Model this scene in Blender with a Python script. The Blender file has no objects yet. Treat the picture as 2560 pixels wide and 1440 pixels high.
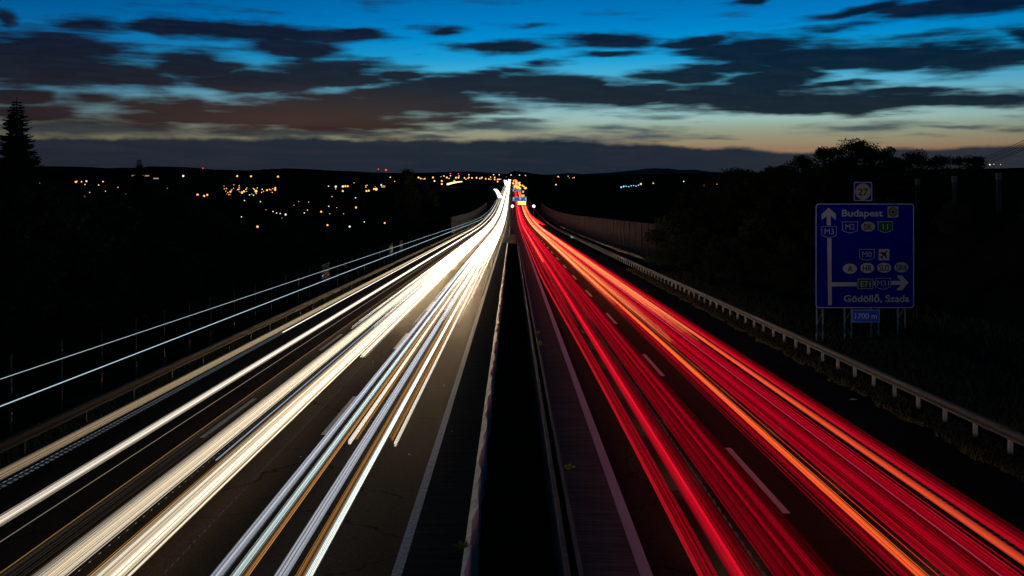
import bpy, bmesh, math, random
import numpy as np
from mathutils import Vector

random.seed(7)
RNG = np.random.default_rng(11)
S = bpy.context.scene
COL = S.collection

# ------------------------------------------------------------------ camera
F = 2390.0            # focal length in pixels of the 2560 px wide photograph
HX, HY = 1280.0, 436.0  # principal column / eye-level row
cam_d = bpy.data.cameras.new("camera")
cam = bpy.data.objects.new("camera", cam_d)
COL.objects.link(cam)
cam.location = (0, 0, 0)
cam.rotation_euler = (math.radians(90), 0, 0)
cam_d.sensor_width = 36
cam_d.lens = 36 * F / 2560
cam_d.shift_y = -(720 - HY) / 2560
cam_d.clip_start = 0.1
cam_d.clip_end = 40000
S.camera = cam
S.view_settings.view_transform = 'Standard'
S.view_settings.look = 'None'
S.view_settings.exposure = 0
S.view_settings.gamma = 1
S.cycles.use_denoising = True
S.cycles.max_bounces = 4
S.cycles.sample_clamp_indirect = 3


def lin(r, g, b):
    f = lambda c: (c / 255 / 12.92) if c / 255 <= 0.04045 else ((c / 255 + 0.055) / 1.055) ** 2.4
    return (f(r), f(g), f(b), 1)


# ------------------------------------------------------------------ sky (dusk, sun already below the horizon)
world = bpy.data.worlds.new("World")
S.world = world
world.use_nodes = True


def build_sky():
    nt = world.node_tree
    N, L = nt.nodes, nt.links
    N.clear()

    def node(t, **kw):
        n = N.new(t)
        for k, v in kw.items():
            setattr(n, k, v)
        return n

    def math_(op, a, b=None, c=None, clamp=False):
        n = node('ShaderNodeMath', operation=op, use_clamp=clamp)
        for i, v in enumerate((a, b, c)):
            if v is None:
                continue
            if isinstance(v, (int, float)):
                n.inputs[i].default_value = v
            else:
                L.new(v, n.inputs[i])
        return n.outputs[0]

    def ramp(x, stops, mode='LINEAR'):
        n = node('ShaderNodeValToRGB')
        n.color_ramp.interpolation = mode
        e = n.color_ramp.elements
        while len(e) > 1:
            e.remove(e[-1])
        e[0].position, e[0].color = stops[0]
        for p, c in stops[1:]:
            k = e.new(p)
            k.color = c
        L.new(x, n.inputs[0])
        return n.outputs[0]

    def mixc(f, a, b, bt='MIX'):
        n = node('ShaderNodeMix', data_type='RGBA', blend_type=bt)
        if isinstance(f, (int, float)):
            n.inputs[0].default_value = f
        else:
            L.new(f, n.inputs[0])
        for i, v in ((6, a), (7, b)):
            if isinstance(v, tuple):
                n.inputs[i].default_value = v
            else:
                L.new(v, n.inputs[i])
        return n.outputs[2]

    tc = node('ShaderNodeTexCoord')
    nrm = node('ShaderNodeVectorMath', operation='NORMALIZE')
    L.new(tc.outputs['Generated'], nrm.inputs[0])
    sep = node('ShaderNodeSeparateXYZ')
    L.new(nrm.outputs[0], sep.inputs[0])
    az = math_('MULTIPLY', math_('ARCTAN2', sep.outputs[0], sep.outputs[1]), F / 100)   # hundreds of "pixels" of azimuth
    el = math_('MULTIPLY', math_('ARCSINE', sep.outputs[2]), F / 100)                    # and of elevation
    comb = node('ShaderNodeCombineXYZ')
    L.new(az, comb.inputs[0])
    L.new(el, comb.inputs[1])
    P = comb.outputs[0]

    # streaky noise: the clouds drifted sideways
    def noise(sx, sy, detail, rough, off=0.0, rot=0.0):
        m = node('ShaderNodeMapping')
        m.inputs['Scale'].default_value = (sx, sy, 1)
        m.inputs['Location'].default_value = (off, off * .37, off)
        m.inputs['Rotation'].default_value = (0, 0, rot)
        L.new(P, m.inputs[0])
        t = node('ShaderNodeTexNoise')
        t.inputs['Scale'].default_value = 1
        t.inputs['Detail'].default_value = detail
        t.inputs['Roughness'].default_value = rough
        L.new(m.outputs[0], t.inputs['Vector'])
        return t
    warp = noise(.55, 1.5, 3, .55, 3.1)
    wv = node('ShaderNodeVectorMath', operation='SUBTRACT')
    L.new(warp.outputs['Color'], wv.inputs[0])
    wv.inputs[1].default_value = (.5, .5, .5)
    ws = node('ShaderNodeVectorMath', operation='MULTIPLY')
    L.new(wv.outputs[0], ws.inputs[0])
    ws.inputs[1].default_value = (1.3, .34, 0)
    wa = node('ShaderNodeVectorMath', operation='ADD')
    L.new(P, wa.inputs[0])
    L.new(ws.outputs[0], wa.inputs[1])
    PW = wa.outputs[0]

    def blob(cx, cy, rx, ry, rot=0.0, w=1.0):
        dx, dy = (cx - HX) / F, (HY - cy) / F
        a = math.atan(dx)
        e = math.atan(dy * math.cos(a))
        m = node('ShaderNodeMapping', vector_type='TEXTURE')
        m.inputs['Location'].default_value = (a * F / 100, e * F / 100, 0)
        m.inputs['Rotation'].default_value = (0, 0, math.radians(rot))
        m.inputs['Scale'].default_value = (rx / 100 * 1.35, ry / 100 * 1.35, 1)
        L.new(PW, m.inputs[0])
        g = node('ShaderNodeTexGradient', gradient_type='SPHERICAL')
        L.new(m.outputs[0], g.inputs[0])
        return g.outputs[1] if w == 1 else math_('MULTIPLY', g.outputs[1], w)

    def union(bl):
        d = blob(*bl[0])
        for b in bl[1:]:
            d = math_('SMOOTH_MAX', d, blob(*b), .06)
        return d

    HIGH = [(215, 65, 120, 30, 0, .8), (0, 50, 40, 36, 0, .8), (100, 150, 300, 85), (290, 190, 170, 40), (430, 70, 120, 26), (640, 82, 300, 26),
            (880, 82, 110, 16, 0, .8), (740, 122, 130, 46), (500, 168, 125, 50), (640, 205, 240, 30), (850, 188, 230, 40), (1000, 185, 110, 24),
            (1108, 72, 75, 17, 0, .8), (1255, 120, 125, 24, 3), (1530, 98, 140, 20), (1500, 133, 110, 13, 0, .75), (1745, 108, 110, 20),
            (1870, 128, 180, 42), (2080, 145, 330, 42), (2320, 140, 200, 38, 6), (2480, 155, 170, 34, 6), (1700, 190, 160, 30), (1930, 200, 150, 26, 4),
            (1800, 175, 200, 20), (1260, 215, 330, 38), (1500, 230, 420, 40), (1760, 240, 420, 36), (2050, 252, 340, 34), (1990, 272, 130, 16),
            (2350, 253, 330, 20), (1050, 232, 260, 36), (2250, 225, 140, 10, 0, .8), (2080, 212, 140, 8, 0, .7), (2520, 250, 120, 16, 3),
            (700, 290, 480, 46), (930, 262, 420, 46), (450, 285, 230, 42), (60, 240, 110, 22), (75, 278, 120, 20, 0, .9), (900, 315, 220, 14),
            (2440, 8, 260, 28, 3), (2180, 22, 200, 14, 6, .85), (2080, 72, 170, 16, 5, .62), (2290, 95, 150, 14, 5, .5), (1880, 4, 70, 9, 4, .8),
            (1340, 62, 80, 9, 3, .5), (1360, 155, 80, 12, 0, .6), (1290, 180, 90, 14, 0, .6), (1210, 190, 90, 20, 0, .8), (230, 245, 120, 20, 0, .7),
            (1420, 205, 130, 22), (2560, 85, 60, 26, 0, .7)]
    LOWC = [(230, 322, 280, 24, 0, .9), (700, 335, 380, 16, 0, .9), (1270, 300, 150, 16, 0, .7), (1230, 318, 190, 20, 0, .8), (1500, 318, 90, 12, 0, .7), (1510, 330, 130, 12, 0, .55), (1640, 340, 260, 12, 0, .6), (2140, 318, 190, 22, 0, .62),
            (1640, 293, 110, 9, 0, .6), (1400, 350, 200, 14, 0, .8), (1800, 342, 90, 7, 0, .55), (2400, 318, 100, 6, 0, .75), (2320, 340, 130, 8, 0, .5), (1120, 325, 120, 14, 0, .7),
            (1100, 345, 90, 8, 0, .7)]
    n1 = noise(.40, 2.9, 4, .5, 0)
    n2 = noise(1.0, 6.5, 3, .5, 5)
    n4 = noise(.35, 13.0, 2, .45, 13, .05)
    nz = math_('ADD', math_('MULTIPLY', math_('SUBTRACT', n1.outputs[0], .5), 1.05), math_('MULTIPLY', math_('SUBTRACT', n2.outputs[0], .5), .6))
    nz = math_('ADD', nz, math_('MULTIPLY', math_('SUBTRACT', n4.outputs[0], .5), .22))
    dh = math_('ADD', union(HIGH), nz)
    ah = node('ShaderNodeMapRange', interpolation_type='SMOOTHSTEP')
    L.new(dh, ah.inputs[0])
    ah.inputs[1].default_value, ah.inputs[2].default_value = .06, .60
    dl = math_('ADD', union(LOWC), math_('MULTIPLY', nz, .9))
    al = node('ShaderNodeMapRange', interpolation_type='SMOOTHSTEP')
    L.new(dl, al.inputs[0])
    al.inputs[1].default_value, al.inputs[2].default_value = .1, .7
    # stratus deck above the horizon, its upper edge uneven
    n3 = noise(.5, .9, 4, .6, 9)
    edge = math_('ADD', math_('MULTIPLY', math_('SUBTRACT', n3.outputs[0], .5), .45), ramp(math_('MULTIPLY_ADD', az, 1 / 28, .5), [(0, (.83,) * 3 + (1,)), (.45, (.86,) * 3 + (1,)), (.55, (.83,) * 3 + (1,)), (.68, (.66,) * 3 + (1,)), (.76, (.5,) * 3 + (1,)), (.86, (.56,) * 3 + (1,)), (.92, (.66,) * 3 + (1,)), (1, (.72,) * 3 + (1,))], 'EASE'))
    st = node('ShaderNodeMapRange', interpolation_type='SMOOTHSTEP')
    L.new(math_('SUBTRACT', edge, el), st.inputs[0])
    st.inputs[1].default_value, st.inputs[2].default_value = -.06, .07

    # clear sky by elevation, right of the road and left of it
    ev = math_('DIVIDE', el, 9.0)
    base_r = ramp(ev, [(0, lin(150, 110, 88)), (.07, lin(150, 122, 98)), (.084, lin(152, 136, 108)), (.107, lin(150, 150, 124)), (.129, lin(150, 168, 150)), (.151, lin(158, 192, 184)), (.184, lin(140, 190, 198)),
                       (.24, lin(96, 182, 212)), (.284, lin(66, 176, 218)), (.318, lin(26, 162, 220)), (.373, lin(0, 143, 212)), (.418, lin(0, 128, 202)), (.484, lin(0, 112, 182)), (.62, lin(0, 74, 124)), (1, lin(4, 32, 58))])
    base_l = ramp(ev, [(0, lin(92, 84, 70)), (.09, lin(116, 110, 86)), (.12, lin(118, 120, 102)), (.16, lin(96, 124, 132)), (.184, lin(86, 124, 138)), (.235, lin(72, 138, 172)),
                       (.30, lin(34, 122, 174)), (.36, lin(12, 114, 180)), (.418, lin(0, 98, 164)), (.484, lin(0, 80, 143)), (.62, lin(0, 56, 102)), (1, lin(4, 26, 50))])
    fr = node('ShaderNodeMapRange', interpolation_type='SMOOTHSTEP')
    L.new(az, fr.inputs[0])
    fr.inputs[1].default_value, fr.inputs[2].default_value = -13, -.5
    clear = mixc(fr.outputs[0], base_l, base_r)
    clear = mixc(1.0, clear, ramp(math_('MULTIPLY_ADD', az, 1 / 28, .5), [(0, (.8,) * 3 + (1,)), (.5, (1,) * 3 + (1,)), (.8, (1,) * 3 + (1,)), (1, (.72,) * 3 + (1,))]), 'MULTIPLY')

    t = math_('MULTIPLY_ADD', az, 1 / 28, .5)
    c_high = ramp(t, [(0, lin(28, 21, 26)), (.25, lin(27, 21, 27)), (.42, lin(27, 22, 31)), (.55, lin(22, 20, 32)), (.7, lin(9, 16, 32)), (1, lin(3, 17, 35))])
    c_up = ramp(t, [(0, lin(10, 17, 36)), (.4, lin(17, 18, 35)), (.6, lin(13, 19, 36)), (1, lin(2, 20, 44))])
    fh = node('ShaderNodeMapRange', interpolation_type='SMOOTHSTEP')
    L.new(el, fh.inputs[0])
    fh.inputs[1].default_value, fh.inputs[2].default_value = 2.0, 3.6
    c_high = mixc(fh.outputs[0], c_high, c_up)
    c_high = mixc(math_('MULTIPLY', math_('SUBTRACT', n2.outputs[0], .44, None, True), .9), c_high, lin(36, 46, 64))
    # town light on the cloud base low on the left
    gl = node('ShaderNodeMapping', vector_type='TEXTURE')
    gl.inputs['Location'].default_value = (-5.6, 1.32, 0)
    gl.inputs['Scale'].default_value = (7.5, .95, 1)
    L.new(P, gl.inputs[0])
    gg = node('ShaderNodeTexGradient', gradient_type='SPHERICAL')
    L.new(gl.outputs[0], gg.inputs[0])
    c_high = mixc(math_('MULTIPLY', gg.outputs[1], .8), c_high, lin(66, 42, 34))
    c_low = ramp(t, [(0, lin(38, 42, 52)), (.4, lin(36, 48, 62)), (.6, lin(50, 72, 88)), (1, lin(80, 92, 94))])
    c_st = ramp(t, [(0, lin(31, 36, 48)), (.25, lin(31, 39, 53)), (.45, lin(23, 40, 53)), (.6, lin(22, 38, 52)), (.75, lin(31, 42, 54)), (.85, lin(38, 45, 55)), (1, lin(36, 44, 53))])
    vst = noise(.5, 4.5, 4, .6, 2)
    c_st = mixc(math_('MULTIPLY', math_('SUBTRACT', vst.outputs[0], .46, None, True), .7), c_st, lin(66, 62, 66))
    sky = mixc(math_('MULTIPLY', al.outputs[0], .85), clear, c_low)
    sky = mixc(math_('MULTIPLY', ah.outputs[0], .97), sky, c_high)
    sky = mixc(math_('MULTIPLY', st.outputs[0], .98), sky, c_st)
    bg = node('ShaderNodeBackground')
    L.new(sky, bg.inputs[0])
    bg.inputs[1].default_value = .95
    out = node('ShaderNodeOutputWorld')
    L.new(bg.outputs[0], out.inputs[0])


build_sky()


# ------------------------------------------------------------------ terrain functions
def road_z(y):
    """longitudinal profile of the motorway: downhill, a sag curve, then a gentle rise"""
    if y < 250:
        return -7 - .0351 * y
    if y < 650:
        t = y - 250
        return -15.775 - .0351 * t + 1e-4 * t * t / 2
    return road_z(649.999) + .005 * (y - 650)


def sstep(a, b, x):
    t = min(1, max(0, (x - a) / (b - a)))
    return t * t * (3 - 2 * t)


def ground_z(x, y):
    r = road_z(y)
    if abs(x) <= 14.6:
        return r - .12
    if x < 0:
        e = -x - 14.6
        verge = r - .12 - .25 * min(e, 3.5)
        floor = -22 + 1.2 * math.sin(x * .013 + 1) * math.cos(y * .007) + 7 * sstep(2200, 4500, y)
        k = sstep(3, 42, e)
        return verge * (1 - k) + floor * k
    e = x - 14.6
    bank = (min(max(0, x - 20.5) * .95, 6.5) + .35 * sstep(15, 21, x) + max(0, x - 29) * .03) * (1 - sstep(100, 165, y)) * sstep(-20, 5, y)
    hill = 24 * math.exp(-((x - 210) / 70) ** 2 - ((y - 360) / 150) ** 2)
    floor = r * (1 - sstep(60, 300, x)) + -21 * sstep(60, 300, x) + 7 * sstep(2200, 4500, y)
    return floor - .12 + bank + hill


def at(px, py, d):
    return Vector(((px - HX) / F * d, d, (HY - py) / F * d))


# ------------------------------------------------------------------ helpers
MAT = {}


def mat(name, col, rough=.8, noise_scale=None, noise_amt=.3, metal=0.0, bump=0.0, col2=None, detail=6, spec=.3, stretch=(1, 1, 1)):
    m = bpy.data.materials.new(name)
    m.use_nodes = True
    nt = m.node_tree
    b = nt.nodes['Principled BSDF']
    b.inputs['Roughness'].default_value = rough
    b.inputs['Metallic'].default_value = metal
    b.inputs['Specular IOR Level'].default_value = spec
    b.inputs['Base Color'].default_value = tuple(col) + (1,)
    if noise_scale:
        tc = nt.nodes.new('ShaderNodeTexCoord')
        mp = nt.nodes.new('ShaderNodeMapping')
        mp.inputs['Scale'].default_value = stretch
        nt.links.new(tc.outputs['Object'], mp.inputs[0])
        n = nt.nodes.new('ShaderNodeTexNoise')
        n.inputs['Scale'].default_value = noise_scale
        n.inputs['Detail'].default_value = detail
        n.inputs['Roughness'].default_value = .65
        nt.links.new(mp.outputs[0], n.inputs['Vector'])
        r = nt.nodes.new('ShaderNodeValToRGB')
        c2 = col2 or tuple(c * (1 - noise_amt) for c in col)
        c1 = tuple(min(1, c * (1 + noise_amt)) for c in col) if col2 is None else col
        r.color_ramp.elements[0].position, r.color_ramp.elements[0].color = .33, tuple(c2) + (1,)
        r.color_ramp.elements[1].position, r.color_ramp.elements[1].color = .68, tuple(c1) + (1,)
        nt.links.new(n.outputs[0], r.inputs[0])
        nt.links.new(r.outputs[0], b.inputs['Base Color'])
        if bump:
            bp = nt.nodes.new('ShaderNodeBump')
            bp.inputs['Strength'].default_value = bump
            bp.inputs['Distance'].default_value = .02
            nt.links.new(n.outputs[0], bp.inputs['Height'])
            nt.links.new(bp.outputs[0], b.inputs['Normal'])
    MAT[name] = m
    return m


def emit(name, col, strength):
    m = bpy.data.materials.new(name)
    m.use_nodes = True
    nt = m.node_tree
    nt.nodes.clear()
    e = nt.nodes.new('ShaderNodeEmission')
    e.inputs[0].default_value = tuple(col) + (1,)
    e.inputs[1].default_value = strength
    o = nt.nodes.new('ShaderNodeOutputMaterial')
    nt.links.new(e.outputs[0], o.inputs[0])
    MAT[name] = m
    return m


def mk(name, verts, faces, m, parent=None, smooth=False, mats=None, mi=None):
    me = bpy.data.meshes.new(name)
    me.from_pydata([tuple(v) for v in verts], [], faces)
    for q in (mats or [m]):
        me.materials.append(q)
    if mi is not None:
        me.polygons.foreach_set('material_index', mi)
    if smooth:
        me.polygons.foreach_set('use_smooth', [True] * len(me.polygons))
    me.update()
    o = bpy.data.objects.new(name, me)
    COL.objects.link(o)
    o.parent = parent
    return o


def tag(o, label=None, cat=None, group=None, kind=None):
    if label: o['label'] = label
    if cat: o['category'] = cat
    if group: o['group'] = group
    if kind: o['kind'] = kind
    return o


def thing(name, loc, label, cat, group=None):
    o = bpy.data.objects.new(name, None)
    o.empty_display_size = .3
    COL.objects.link(o)
    o.location = loc
    return tag(o, label, cat, group)


class MB:
    """collects boxes, tubes and polygons into one mesh"""
    def __init__(s):
        s.v, s.f, s.m = [], [], []

    def add(s, v, f, m=0):
        b = len(s.v)
        s.v += [tuple(p) for p in v]
        s.f += [tuple(i + b for i in q) for q in f]
        s.m += [m] * len(f)

    def box(s, x0, x1, y0, y1, z0, z1, m=0):
        s.add([(x0, y0, z0), (x1, y0, z0), (x1, y1, z0), (x0, y1, z0), (x0, y0, z1), (x1, y0, z1), (x1, y1, z1), (x0, y1, z1)],
              [(0, 3, 2, 1), (4, 5, 6, 7), (0, 1, 5, 4), (1, 2, 6, 5), (2, 3, 7, 6), (3, 0, 4, 7)], m)

    def tube(s, pts, rad, n=6, m=0):
        pts = [Vector(p) for p in pts]
        rs = rad if isinstance(rad, (list, tuple)) else [rad] * len(pts)
        V = []
        for i, p in enumerate(pts):
            d = (pts[min(i + 1, len(pts) - 1)] - pts[max(i - 1, 0)]).normalized()
            a = d.cross(Vector((0, 0, 1)) if abs(d.z) < .9 else Vector((1, 0, 0))).normalized()
            b = d.cross(a)
            for k in range(n):
                t = 2 * math.pi * k / n
                V.append(p + (a * math.cos(t) + b * math.sin(t)) * rs[i])
        Fc = []
        for i in range(len(pts) - 1):
            for k in range(n):
                Fc.append((i * n + k, i * n + (k + 1) % n, (i + 1) * n + (k + 1) % n, (i + 1) * n + k))
        Fc.append(tuple(range(n - 1, -1, -1)))
        Fc.append(tuple((len(pts) - 1) * n + k for k in range(n)))
        s.add(V, Fc, m)

    def sphere(s, c, r, m=0, nu=8, nv=5):
        V, Fc = [], []
        for j in range(nv + 1):
            ph = math.pi * j / nv
            for i in range(nu):
                th = 2 * math.pi * i / nu
                V.append((c[0] + r * math.sin(ph) * math.cos(th), c[1] + r * math.sin(ph) * math.sin(th), c[2] + r * math.cos(ph)))
        for j in range(nv):
            for i in range(nu):
                Fc.append((j * nu + i, (j + 1) * nu + i, (j + 1) * nu + (i + 1) % nu, j * nu + (i + 1) % nu))
        s.add(V, Fc, m)

    def build(s, name, m, parent=None, smooth=False):
        ms = m if isinstance(m, list) else [m]
        return mk(name, s.v, s.f, None, parent, smooth, ms, s.m)


YS = [-30, -15, -5] + list(range(0, 130, 3)) + list(range(130, 260, 10)) + list(range(260, 700, 15)) + [760, 850, 1000, 1200, 1500, 1900, 2400, 3000]


def ysam(y0, y1, ys=None):
    r = [y0] + [y for y in (ys or YS) if y0 + .01 < y < y1 - .01] + [y1]
    return r


def sweep(name, prof, y0, y1, m, parent=None, closed=True, ys=None, jit=None, xf=None, base=road_z):
    """sweep a cross-section of (x, z above road) points along the carriageway"""
    Y = ysam(y0, y1, ys)
    n = len(prof)
    V, Fc = [], []
    for y in Y:
        r = base(y)
        for i, (x, z) in enumerate(prof):
            dx = jit(y, i) if jit else 0
            V.append((x + dx + (xf(y) if xf else 0), y, r + z))
    for j in range(len(Y) - 1):
        for i in range(n if closed else n - 1):
            a, b = j * n + i, j * n + (i + 1) % n
            Fc.append((a, b, b + n, a + n))
    if closed:
        Fc.append(tuple(range(n - 1, -1, -1)))
        Fc.append(tuple((len(Y) - 1) * n + i for i in range(n)))
    o = mk(name, V, Fc, m, parent)
    bm = bmesh.new()
    bm.from_mesh(o.data)
    bmesh.ops.recalc_face_normals(bm, faces=bm.faces)
    bm.to_mesh(o.data)
    bm.free()
    return o


def flat(x0, x1, z):
    return [(x1, z), (x0, z)]


# ------------------------------------------------------------------ materials
def asphalt(name, c, scale=26, cracks=True):
    m = mat(name, c, .62, scale, .6, bump=.35, detail=8, spec=.0011)
    nt = m.node_tree
    b = nt.nodes['Principled BSDF']
    tc = nt.nodes.new('ShaderNodeTexCoord')
    mp = nt.nodes.new('ShaderNodeMapping')
    mp.inputs['Scale'].default_value = (1.0, .09, 1)
    nt.links.new(tc.outputs['Object'], mp.inputs[0])
    n = nt.nodes.new('ShaderNodeTexNoise')
    n.inputs['Scale'].default_value = 1.1
    n.inputs['Detail'].default_value = 4
    nt.links.new(mp.outputs[0], n.inputs['Vector'])
    mr = nt.nodes.new('ShaderNodeMapRange')
    mr.inputs[3].default_value, mr.inputs[4].default_value = .62, 1.35
    nt.links.new(n.outputs[0], mr.inputs[0])
    src = b.inputs['Base Color'].links[0].from_socket
    mx = nt.nodes.new('ShaderNodeMix')
    mx.data_type, mx.blend_type = 'RGBA', 'MULTIPLY'
    mx.inputs[0].default_value = 1
    nt.links.new(src, mx.inputs[6])
    nt.links.new(mr.outputs[0], mx.inputs[7])
    last = mx.outputs[2]
    if cracks:
        w = nt.nodes.new('ShaderNodeTexNoise')
        w.inputs['Scale'].default_value = 1.3
        w.inputs['Detail'].default_value = 6
        nt.links.new(tc.outputs['Object'], w.inputs['Vector'])
        ad = nt.nodes.new('ShaderNodeVectorMath')
        ad.operation = 'MULTIPLY_ADD'
        nt.links.new(w.outputs['Color'], ad.inputs[0])
        ad.inputs[1].default_value = (1.2, 1.2, 0)
        nt.links.new(tc.outputs['Object'], ad.inputs[2])
        v = nt.nodes.new('ShaderNodeTexVoronoi')
        v.feature = 'DISTANCE_TO_EDGE'
        v.inputs['Scale'].default_value = .16
        nt.links.new(ad.outputs[0], v.inputs['Vector'])
        r2 = nt.nodes.new('ShaderNodeMapRange')
        r2.inputs[1].default_value, r2.inputs[2].default_value = .0, .006
        r2.inputs[3].default_value, r2.inputs[4].default_value = .25, 1
        nt.links.new(v.outputs['Distance'], r2.inputs[0])
        m2 = nt.nodes.new('ShaderNodeMix')
        m2.data_type, m2.blend_type = 'RGBA', 'MULTIPLY'
        m2.inputs[0].default_value = 1
        nt.links.new(last, m2.inputs[6])
        nt.links.new(r2.outputs[0], m2.inputs[7])
        last = m2.outputs[2]
    nt.links.new(last, b.inputs['Base Color'])
    return m


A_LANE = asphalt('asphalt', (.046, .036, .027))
A_MED = mat('median_asphalt_lit', (.17, .155, .125), .85, 3.2, .4, bump=.9, stretch=(.25, 3.2, 1), detail=7, spec=0.0)  # headlight brightness on the right strip is put into this colour
A_MED_DIM = mat('median_asphalt_dim', (.06, .052, .043), .85, 3.2, .4, bump=.9, stretch=(.25, 3.2, 1), detail=7, spec=0.0)  # darker copy: the weaker light on the left strip is in the colour
M_SOIL = mat('soil', (.025, .024, .018), .95, 1.6, .5, bump=.6)
M_GROUND = mat('meadow', (.02, .023, .01), .95, .35, .5, detail=10, spec=0)
M_PAINT = mat('road_paint', (.8, .78, .74), .6, 30, .3, col2=(.5, .49, .46))
M_PAINTW = mat('road_paint_worn', (.74, .70, .65), .65, 14, .3, col2=(.26, .24, .22), detail=8)
M_KERB = mat('pale_concrete', (.80, .74, .64), .8, 6, .25, bump=.4)
M_KERBG = mat('grey_concrete', (.22, .17, .13), .85, 5, .3, bump=.5)
M_STEEL = mat('galvanised_steel', (.10, .09, .082), .6, 4, .25, metal=0, spec=.3)
M_OLDRAIL = mat('dirty_steel', (.018, .014, .012), .8, 5, .35)
M_POST = mat('pale_steel_post', (.42, .385, .35), .6, 9, .2)
M_DARKST = mat('weathered_steel', (.065, .055, .048), .6, 6, .3, metal=.3)
M_LEAF = mat('leaves', (.06, .085, .022), .7, .8, .45, spec=.1)
M_LEAFD = mat('dark_leaves', (.026, .034, .012), .8, .7, .4, spec=.05)
M_NEEDLE = mat('spruce_needles', (.02, .032, .018), .8, 1.2, .4, spec=.05)
M_BARK = mat('bark', (.03, .024, .018), .9, 6, .4, spec=0)
M_GRASS = mat('grass_blades', (.14, .15, .045), .8, .9, .5, col2=(.22, .18, .08), spec=.05)
M_BLUE = mat('sign_blue', (.0, .012, .36), .6, 3, .1, spec=0.0)
M_BLUEN = mat('new_sign_blue', (.03, .16, .95), .5, 3, .06, spec=.1)
M_WHITE = mat('sign_white', (.74, .68, .62), .5, 4, .06)
M_PAPERW = mat('new_sign_white', (.92, .92, .92), .5)
M_CREAM = mat('sign_cream', (.72, .5, .28), .5, 4, .05)
M_GREEN = mat('sign_green', (.0, .13, .04), .5, 3, .05)
M_BLACK = mat('sign_black', (.006, .006, .008), .5)
M_WALL = mat('noise_wall_panel', (.0125, .0085, .0062), .8, 1.2, .35, stretch=(1, 1, .15))
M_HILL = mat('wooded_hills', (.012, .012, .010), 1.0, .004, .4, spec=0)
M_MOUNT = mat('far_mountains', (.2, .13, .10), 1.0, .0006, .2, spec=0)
M_WOOD = mat('pale_wood', (.22, .17, .12), .8, 5, .3)
M_REFR = mat('red_reflector', (.6, .02, .01), .3)
M_CABLE = mat('cable', (.02, .02, .02), .7)
M_HOUSE = mat('dark_render', (.018, .015, .012), .9, .6, .2, spec=0)
M_PAPER = mat('litter_paper', (.7, .7, .72), .7)

# ------------------------------------------------------------------ setting: ground, carriageways, markings
def build_ground():
    xs = [-9000, -6000, -4000, -2600, -1700, -1100, -700, -450, -300, -200, -140, -100, -75, -60, -50, -42, -36, -31, -27, -24, -21, -18.2, -16.4, -14.6,
          -13.3, -1.2, -.82, 1.0, 1.3, 13.4, 14.6, 16.5, 18, 19.5, 20.5, 22, 23.5, 25, 26.5, 28, 30, 33, 38, 45, 60, 80, 110, 150, 180, 210, 240, 270, 310, 400, 550, 800, 1200, 1800, 2700, 4000, 6000, 9000]
    ys = [-60, -30, -10, 0, 8, 16, 24, 32, 40, 48, 56, 64, 72, 80, 90, 100, 112, 125, 140, 155, 170, 190, 190.5, 215, 240, 270, 300, 340, 380, 430, 480, 540, 600, 650, 720, 800, 900, 1050, 1200, 1500, 1900, 2400, 3000, 4000, 5500, 8000, 12000]
    V, Fc = [], []
    for y in ys:
        for x in xs:
            z = ground_z(x, y)
            if -.83 < x < 1.01 and y <= 190:
                z -= 1.5
            elif abs(x) < 13.4:
                z -= .25
            elif abs(x) > 25:
                z += .25 * math.sin(x * 1.7 + y * .31) * math.sin(y * .23)
            V.append((x, y, z))
    n = len(xs)
    for j in range(len(ys) - 1):
        for i in range(n - 1):
            Fc.append((j * n + i, j * n + i + 1, (j + 1) * n + i + 1, (j + 1) * n + i))
    tag(mk('ground', V, Fc, M_GROUND, smooth=True), kind='structure')


build_ground()


def structure(o):
    return tag(o, kind='structure')


structure(sweep('road', [(-2.28, 0), (-13.2, -.02), (-13.2, -.35), (-2.28, -.35)], -30, 3000, A_LANE))
structure(sweep('road', [(13.1, -.02), (2.62, 0), (2.62, -.35), (13.1, -.35)], -30, 3000, A_LANE))
wav = lambda y: .035 * math.sin(y * .9) + .03 * math.sin(y * 2.3 + 1) + .02 * math.sin(y * 4.1)
YF = [y * .5 for y in range(0, 260)] + list(range(130, 700, 8)) + [760, 850, 1000, 1200, 1500, 2000]
structure(sweep('median', [(-.97, .025), (-2.285, .004), (-2.285, -.3), (-.97, -1.45)], -30, 192, A_MED_DIM, ys=YF))
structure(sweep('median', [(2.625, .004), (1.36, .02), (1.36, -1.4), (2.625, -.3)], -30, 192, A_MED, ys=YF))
structure(sweep('median', [(2.625, .004), (-2.285, .004), (-2.285, -.3), (2.625, -.3)], 192.4, 3000, A_MED))
structure(sweep('kerb', [(-.84, .15), (-.975, .035), (-.975, -1.4), (-.84, -1.4)], -30, 191, M_KERB, ys=YF, jit=lambda y, i: (wav(y) if i in (0, 3) else 0)))
structure(sweep('kerb', [(1.12, .05), (1.02, .05), (1.02, -1.4), (1.12, -1.4)], -30, 191, M_KERBG, ys=YF, jit=lambda y, i: .1 * wav(y)))
structure(sweep('kerb', [(1.36, .045), (1.27, .045), (1.27, -1.4), (1.36, -1.4)], -30, 191, M_KERBG, ys=YF, jit=lambda y, i: .08 * wav(y * 1.3)))
structure(sweep('kerb', [(-.55, .14), (-.75, .14), (-.75, -.2), (-.55, -.2)], 240, 330, M_KERB))


def marks():
    mb = MB()

    def strip(x0, x1, y0, y1, h=.004):
        Y = ysam(y0, y1)
        for a, b in zip(Y[:-1], Y[1:]):
            mb.add([(x0, a, road_z(a) + h), (x1, a, road_z(a) + h), (x1, b, road_z(b) + h), (x0, b, road_z(b) + h)], [(0, 1, 2, 3)])
    return mb, strip


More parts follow.
